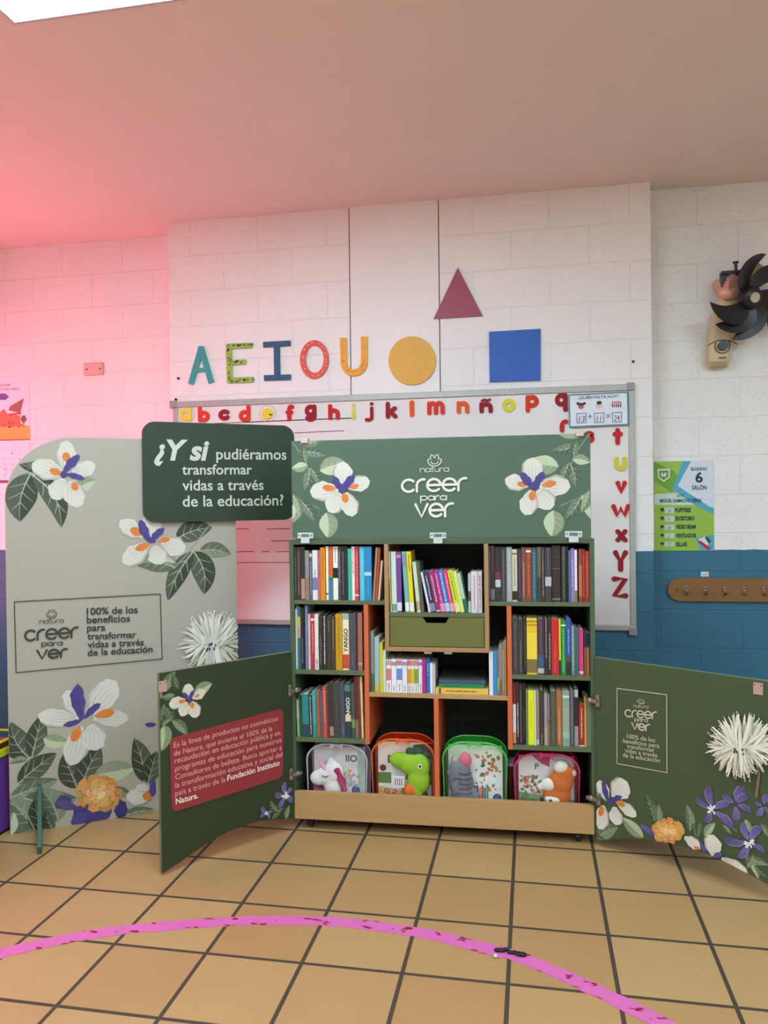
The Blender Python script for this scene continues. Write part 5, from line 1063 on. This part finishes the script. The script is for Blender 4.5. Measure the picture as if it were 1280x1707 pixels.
row(c8, .421, 912, [
 (115, 156, 108, (124, 36, 42), 'red and white', {'b': [(.2, .66, (230, 226, 218)), (.02, .2, (206, 150, 120))]}), (159, 197, 95, (66, 36, 46), 'maroon with white title', {'m': ((196, 196, 206), .12, .66)}), (199, 236, 132, (56, 50, 46), 'dark brown', {'m': ((120, 116, 100), .05, .9)}), (238, 274, 132, (36, 38, 34), 'black', {'m': ((90, 96, 84), .1, .6)}), (279, 303, 196, (112, 126, 84), 'olive green', {}), (306, 383, 196, (224, 230, 36), 'bright yellow-green', {'m': ((196, 204, 30), .3, .8)}), (385, 405, 198, (232, 220, 198), 'narrow cream', {}), (407, 447, 200, (144, 128, 118), 'taupe', {'b': [(.02, .1, (180, 190, 180))]}),
 (451, 503, 192, (66, 58, 52), 'dark brown-grey', {'m': ((150, 130, 100), .02, .2)}), (509, 550, 232, (158, 144, 150), 'mauve grey', {'b': [(.0, .35, (170, 160, 140))]}), (552, 582, 250, (92, 94, 88), 'mottled grey', {'b': [(0, .45, (150, 110, 84))], 'm': ((190, 190, 186), .5, .98)}), (586, 657, 202, (80, 84, 70), 'dark olive grey', {'m': ((110, 116, 100), .05, .9)}), (661, 733, 206, (182, 112, 64), 'orange-brown', {'m': ((222, 170, 126), .05, .7)}), (738, 827, 206, (134, 160, 140), 'wide sage green', {'b': [(.88, .92, (196, 224, 206)), (.15, .28, (150, 186, 164)), (.3, .7, (156, 164, 140))]}), (831, 882, 192, (82, 84, 92), 'slate', {'m': ((130, 130, 140), .05, .95)}),
 (886, 938, 172, (52, 38, 42), 'dark purple', {'b': [(.0, .35, (150, 140, 142)), (.85, .98, (180, 170, 170))]}), (944, 1010, 370, (162, 42, 42), 'short dark red', {'b': [(.0, .03, (230, 214, 200))], 'm': ((226, 190, 180), .2, .9)}), (1012, 1039, 290, (192, 156, 54), 'gold', {}), (1041, 1079, 300, (128, 124, 108), 'greyish', {}), (1081, 1112, 340, (142, 176, 146), 'pale mint', {})],
 'the lower right shelf', 'books on the lower right shelf')

# ================================================================== BACKPACKS WITH PUPPETS
clear = vinyl((250, 251, 251), .05, 'clear_vinyl')
ZB = .1255
def pack(x0, x1, ytop, trim, tname, gusset, label, yb):
    a = uv(CAB, x0, 1300, yb); e = uv(CAB, x1, 1300, yb); zt = uv(CAB, (x0 + x1) / 2, ytop, yb)[1]
    F = CAB @ Matrix.Translation((a[0], yb, ZB)); W_, H_ = e[0] - a[0], zt - ZB; dp = .10
    t = thing('clear_backpack', label, 'backpack', F, 'clear vinyl backpacks on the bottom shelf')
    r = W_ * .34
    ol = [(.006, .004), (W_ - .006, .004)] + arc(W_ - r, H_ - r * .8, r, r * .8, 0, 90, 10) + arc(r, H_ - r * .8, r, r * .8, 90, 180, 10)
    f = MB(); n = len(ol); vs = [(p[0], 0, p[1]) for p in ol]; ce = (W_ / 2, -.018, H_ * .48)
    inner = [(ce[0] + (p[0] - ce[0]) * .6, -.014, ce[2] + (p[1] - ce[2]) * .6) for p in ol]
    f.add(vs + inner, [(i, (i + 1) % n, n + (i + 1) % n, n + i) for i in range(n)] + [tuple(range(n, 2 * n))], clear); obj('vinyl_front', f, F, t, smooth=True)
    f = MB(); m_ = gusset; vs = [(p[0], 0, p[1]) for p in ol] + [(p[0], dp, p[1]) for p in ol]
    f.add(vs, [(i, i + n, (i + 1) % n + n, (i + 1) % n) for i in range(n)], m_); obj('gusset', f, F, t, smooth=True)
    f = MB(); f.add([(p[0], dp, p[1]) for p in ol], [tuple(range(n))], pm(tuple(int(v * .55 + 60) for v in trim), .5)); obj('back_panel', f, F, t)
    f = MB(); tm_ = pm(trim, .35, .1, 40); f.tube([(p[0], -.001, p[1]) for p in ol], .0042, tm_, 8, closed=True); f.tube([(p[0], dp, p[1]) for p in ol], .0042, tm_, 8, closed=True); obj('piping', f, F, t, smooth=True)
    f = MB(); z = H_ + .002
    for s_ in (-1, 1): f.add([(W_ / 2, -.004, z - .006), (W_ / 2 + s_ * .03, -.010, z + .006), (W_ / 2 + s_ * .03, -.010, z - .022), (W_ / 2, .008, z - .006), (W_ / 2 + s_ * .03, .006, z + .006), (W_ / 2 + s_ * .03, .006, z - .022)], [(0, 1, 2), (3, 5, 4), (0, 3, 4, 1), (1, 4, 5, 2), (2, 5, 3, 0)], tm_)
    f.ball((W_ / 2, -.004, z - .006), .007, tm_, 8, 5); obj('zipper_bow', f, F, t)
    return F, W_, H_
def tgus(c, f=.06):
    return vinyl(c, f, 'tinted_vinyl_%d_%d_%d' % tuple(c))
def insert(F, W_, H_, label, draw):
    b = MB(); x0, x1, z0, z1 = W_ * .07, W_ * .93, .006, H_ * .90; Fi = shift(F, 0, .056, 0)
    b.box(x0, x1, 0, .008, z0, z1, pm((240, 239, 238), .5)); draw(b, x0, x1, z0, z1)
    o = tag(obj('activity_book', b, Fi), label, 'book', 'activity books inside the backpacks'); return o, Fi
def conf(b, x0, x1, z0, z1, cols, n, s=.008):
    for k in range(n):
        x, z = random.uniform(x0 + s, x1 - s), random.uniform(z0 + s, z1 - s); c = random.choice(cols); r = s * random.uniform(.5, 1)
        b.flat([(x + r * math.cos(q * PI * 2 / 7) * random.uniform(.6, 1.3), z + r * math.sin(q * PI * 2 / 7) * random.uniform(.6, 1.3)) for q in range(7)], -.0004 - k * 1e-5, pm(c, .5))
def word(b, F, body, x, z, h, c, y=-.001, bold=.02):
    vs, fs = text2d(body, bold); b.add([(x + v[0] * h / .7, y, z + v[1] * h / .7) for v in vs], fs, pm(c, .5))
def footer(b, W_, c1_, c2_, H=.05):
    pass
YB = .026
g_clear = tgus((226, 226, 236)); g_or = tgus((240, 150, 100), .05); g_gr = tgus((150, 226, 150), .05); g_pk = tgus((232, 150, 180), .05)
def badge(b, x, z):
    b.flat(C(x, z, .020, 14), -.0006, pm((84, 80, 120), .5)); b.flat(C(x, z + .002, .012, 12), -.0009, pm((120, 110, 160), .5))
# 1 unicorn
F, W_, H_ = pack(512, 612, 1241, (186, 184, 204), 'lilac', g_clear, 'clear backpack with lilac trim holding a white unicorn puppet, leftmost of four', YB)
def d1(b, x0, x1, z0, z1):
    b.flat([(x0, z0), (x1 * .75, z0), (x1 * .62, z0 + .035), (x0, z0 + .05)], -.0003, pm((226, 110, 160), .5)); conf(b, x0 + .11, x1, z0 + .03, z1 - .1, [(220, 190, 90), (190, 200, 220), (226, 160, 190), (150, 190, 170)], 44, .010); badge(b, x1 - .045, z0 + .03)
    b.flat([(x1 - .035, z0), (x1 - .002, z0), (x1 - .002, z1), (x1 - .035, z1)], -.00025, pm((186, 214, 206), .5))
o, Fi = insert(F, W_, H_, 'white unicorn activity book behind the unicorn puppet', d1); b = MB(); word(b, Fi, 'IIO', W_ * .60, H_ * .64, .030, (66, 84, 120)); conf(b, W_ * .12, W_ * .5, .02, .045, [(190, 40, 110), (206, 60, 130)], 18, .006); obj('lettering', b, Fi, o)
Fp = shift(F, 0, .030, 0); wh = pm((236, 232, 230), .8, .04, 60, bump=.3)
b = MB(1.18); b.ball((W_ * .16, 0, H_ * .36), (.034, .022, .030), wh); b.ball((W_ * .30, 0, H_ * .40), (.045, .024, .038), wh); b.ball((W_ * .42, 0, H_ * .46), (.042, .026, .048), wh); b.ball((W_ * .42, 0, H_ * .22), (.040, .024, .06), wh); b.ball((W_ * .38, 0, H_ * .62), (.018, .014, .03), wh)
up_ = tag(obj('hand_puppet', b, Fp, remesh=.005), 'white plush unicorn puppet with pink mane in the leftmost backpack', 'puppet', 'animal hand puppets')
b = MB(); b.tube([(W_ * .31, -.004, H_ * .50), (W_ * .14, -.006, H_ * .74)], [.015, .002], pm((232, 160, 180), .6), 10); obj('horn', b, Fp, up_, smooth=True)
b = MB()
for k in range(26): b.tube([(W_ * .50 + random.uniform(-.014, .014), -.022 + random.uniform(-.003, .003), H_ * .58 - k * .001), (W_ * .57 + random.uniform(-.016, .016), -.026, H_ * .38), (W_ * (.56 + .1 * random.random()), -.022, H_ * (.12 + .12 * random.random()))], [.005, .006, .003], pm(random.choice([(176, 44, 92), (206, 84, 128), (150, 30, 76)]), .7), 6)
obj('mane', b, Fp, up_, smooth=True)
b = MB(); stroke(b, arc(W_ * .30, H_ * .455, .014, .010, 200, 340, 8), .003, -.0275, pm((40, 36, 40), .5), depth=.002); obj('eye', b, Fp, up_)
# 2 crocodile
F, W_, H_ = pack(620, 724, 1233, (216, 92, 44), 'orange', g_or, 'orange-trimmed clear backpack holding a green dinosaur puppet', YB)
def d2(b, x0, x1, z0, z1):
    b.flat([(x0, z0), (x1, z0), (x1, z0 + .02), (x0, z0 + .055)], -.0003, pm((226, 180, 120), .5)); b.flat([(x1 * .55, z0 + .09), (x1, z0 + .07), (x1, z1), (x1 * .7, z1 - .01)], -.00035, pm((46, 92, 66), .5)); b.flat([(x0, z0 + .07), (x0 + .06, z0 + .07), (x0 + .06, z0 + .12), (x0, z0 + .12)], -.00035, pm((96, 130, 70), .5))
    conf(b, x0, x1 * .6, z0 + .02, z0 + .06, [(190, 120, 190), (220, 130, 60), (240, 210, 120)], 18); b.flat(C(x0 + .022, z0 + .14, .016, 10), -.0005, pm((120, 50, 44), .5)); badge(b, x1 - .035, z0 + .022)
o, Fi = insert(F, W_, H_, 'dinosaur activity book behind the green puppet', d2); b = MB(); word(b, Fi, 'D', W_ * .22, H_ * .58, .034, (60, 60, 56)); conf(b, W_ * .12, W_ * .4, .02, .04, [(206, 90, 40)], 14, .006); obj('lettering', b, Fi, o)
Fp = shift(F, 0, .028, 0); gr = pm((150, 196, 34), .8, .06, 60, bump=.3)
b = MB(1.18); b.ball((W_ * .44, 0, H_ * .66), (.042, .024, .030), gr); b.ball((W_ * .60, 0, H_ * .60), (.048, .026, .040), gr); b.ball((W_ * .76, 0, H_ * .56), (.040, .026, .052), gr); b.ball((W_ * .74, 0, H_ * .36), (.045, .025, .055), gr); b.ball((W_ * .66, 0, H_ * .16), (.035, .023, .05), gr)
dp_ = tag(obj('hand_puppet', b, Fp, remesh=.005), 'lime green plush dinosaur puppet in the orange-trimmed backpack', 'puppet', 'animal hand puppets')
b = MB(); b.flat(C(W_ * .77, H_ * .60, .010, 14), -.0275, pm((240, 240, 236), .4)); b.flat(C(W_ * .772, H_ * .60, .006, 12), -.0283, pm((24, 22, 22), .3)); b.ball((W_ * .77, -.022, H_ * .60), (.010, .006, .010), pm((240, 240, 236), .4)); b.ball((W_ * .772, -.027, H_ * .60), (.005, .003, .005), pm((24, 22, 22), .3)); obj('eye', b, Fp, dp_, smooth=True)
b = MB()
for k, (fx, fz) in enumerate(((.60, .78), (.72, .80), (.84, .74), (.90, .62))): b.ball((W_ * fx, .004, H_ * fz), (.020, .008, .022), pm((40, 90, 66), .8), 10, 6)
obj('crest', b, Fp, dp_, smooth=True)
b = MB(); b.ball((W_ * .60, -.006, H_ * .20), (.036, .024, .034), pm((222, 110, 36), .8)); obj('belly', b, Fp, dp_, smooth=True)
b = MB(); b.box(W_ * .34, W_ * .52, -.031, -.028, H_ * .27, H_ * .44, pm((232, 228, 220), .6)); 
for k in range(4): b.box(W_ * (.37 + .035 * k), W_ * (.385 + .035 * k), -.0316, -.028, H_ * .30, H_ * .41, pm((110, 100, 96), .6))
obj('care_tag', b, Fp, dp_)
# 3 grey striped
F, W_, H_ = pack(738.5, 845, 1238, (84, 176, 92), 'green', g_gr, 'green-trimmed clear backpack holding a grey puppet', YB)
def d3(b, x0, x1, z0, z1):
    b.flat([(x0, z0), (x0 + .12, z0), (x0 + .11, z0 + .02), (x0, z0 + .022)], -.0003, pm((110, 180, 190), .5)); conf(b, x0 + .1, x1, z0 + .05, z1 - .02, [(150, 110, 70), (196, 140, 110), (90, 110, 90), (206, 120, 60)], 44, .010)
    for k, c in enumerate(((150, 90, 150), (90, 70, 130), (222, 150, 60), (200, 60, 60), (70, 130, 170), (110, 160, 80))): b.box(x0 + .115 + k * .011, x0 + .124 + k * .011, -.0012, 0, z0, z0 + .07 + .008 * (k % 2), pm(c, .5))
    badge(b, x1 - .025, z0 + .024); b.flat([(x1 - .055, z1 - .10), (x1 - .045, z1 - .06), (x1 - .035, z1 - .10)], -.0006, pm((214, 120, 60), .5))
o, Fi = insert(F, W_, H_, 'picture activity book behind the grey puppet', d3)
Fp = shift(F, 0, .028, 0); gy = pm((122, 126, 138), .8, .06, 60, bump=.3)
b = MB(1.18); b.ball((W_ * .26, 0, H_ * .54), (.042, .024, .048), gy); b.ball((W_ * .28, 0, H_ * .34), (.050, .026, .055), gy); b.ball((W_ * .32, 0, H_ * .17), (.052, .025, .05), gy); b.ball((W_ * .12, 0, H_ * .50), (.018, .014, .02), gy); b.ball((W_ * .45, 0, H_ * .12), (.03, .02, .035), gy)
mp_ = tag(obj('hand_puppet', b, Fp, remesh=.005), 'grey striped plush puppet with pink ear in the green-trimmed backpack', 'puppet', 'animal hand puppets')
b = MB(); b.ball((W_ * .35, -.006, H_ * .71), (.028, .016, .034), pm((222, 110, 130), .8)); b.ball((W_ * .19, -.002, H_ * .70), (.018, .012, .018), pm((190, 170, 160), .8)); obj('ear', b, Fp, mp_, smooth=True)
b = MB()
for k in range(5): stroke(b, arc(W_ * .34, H_ * (.24 + .075 * k), .030, .010, 210, 350, 8), .004, -.0290 + .002 * abs(k - 2), pm((84, 86, 96), .8), depth=.006)
stroke(b, arc(W_ * .20, H_ * .33, .030, .036, 30, 300, 14), .004, -.0275, pm((92, 94, 104), .8), depth=.004); obj('stripe', b, Fp, mp_)
# 4 fox
F, W_, H_ = pack(857, 966, 1257, (190, 50, 100), 'magenta', g_pk, 'magenta-trimmed clear backpack holding an orange and white puppet, rightmost of four', YB)
def d4(b, x0, x1, z0, z1):
    b.flat([(x0, z0), (x1, z0), (x1, z0 + .03), (x0, z0 + .06)], -.0003, pm((140, 170, 120), .5)); conf(b, x0, x1 * .5, z0 + .04, z1 - .08, [(200, 110, 90), (110, 150, 90), (120, 110, 110), (226, 170, 120)], 44, .010)
    b.flat([(x0 + .06, z1), (x0 + .14, z1), (x0 + .135, z1 - .05), (x0 + .10, z1 - .035)], -.0004, pm((206, 40, 110), .5)); badge(b, x1 - .05, z0 + .022); b.flat([(x0 + .01, z0 + .03), (x0 + .03, z0 + .07), (x0 + .05, z0 + .03)], -.0005, pm((110, 150, 80), .5))
o, Fi = insert(F, W_, H_, 'white activity book behind the orange puppet', d4); b = MB(); word(b, Fi, 'P', W_ * .32, H_ * .66, .026, (70, 70, 72)); word(b, Fi, 'Perrito', W_ * .10, .022, .018, (110, 66, 36)); obj('lettering', b, Fi, o)
Fp = shift(F, 0, .028, 0); ox = pm((206, 104, 36), .8, .06, 60, bump=.3); wf = pm((236, 228, 218), .8, .04, 60, bump=.3)
b = MB(1.18); b.ball((W_ * .78, 0, H_ * .62), (.040, .024, .046), ox); b.ball((W_ * .70, 0, H_ * .46), (.050, .026, .046), ox); b.ball((W_ * .66, 0, H_ * .26), (.052, .025, .05), ox); b.ball((W_ * .64, 0, H_ * .11), (.05, .024, .035), ox); b.ball((W_ * .90, 0, H_ * .66), (.016, .012, .02), ox)
fp_ = tag(obj('hand_puppet', b, Fp, remesh=.005), 'orange and white plush puppet in the rightmost backpack', 'puppet', 'animal hand puppets')
b = MB(); b.ball((W_ * .72, -.006, H_ * .76), (.034, .02, .030), wf); b.ball((W_ * .53, -.008, H_ * .45), (.034, .02, .030), wf); b.ball((W_ * .42, -.004, H_ * .40), (.020, .014, .018), wf); b.ball((W_ * .60, -.010, H_ * .20), (.040, .02, .022), wf); obj('white_fur', b, Fp, fp_, remesh=.005)
b = MB(); b.ball((W_ * .56, -.026, H_ * .20), (.008, .006, .006), bk, 8, 5); b.ball((W_ * .42, -.018, H_ * .20), (.010, .008, .008), bk, 8, 5); b.ball((W_ * .92, -.008, H_ * .66), (.012, .008, .015), pm((226, 190, 190), .8)); obj('nose', b, Fp, fp_, smooth=True)
# small red jar behind, between the third and fourth backpacks
p = uv(CAB, 851, 1310, .20); b = MB(); b.cyl((0, 0, .075), (0, 0, 1), .04, .15, pm((96, 40, 36), .35), 18)
jr = tag(obj('jar', b, CAB @ Matrix.Translation((p[0], .20, ZB)), smooth=True), 'dark red jar with pale lid between the two right backpacks', 'jar')
b = MB(); b.cyl((0, 0, .158), (0, 0, 1), .043, .016, pm((180, 186, 190), .4), 18); obj('lid', b, FR[jr.name], jr, smooth=True)
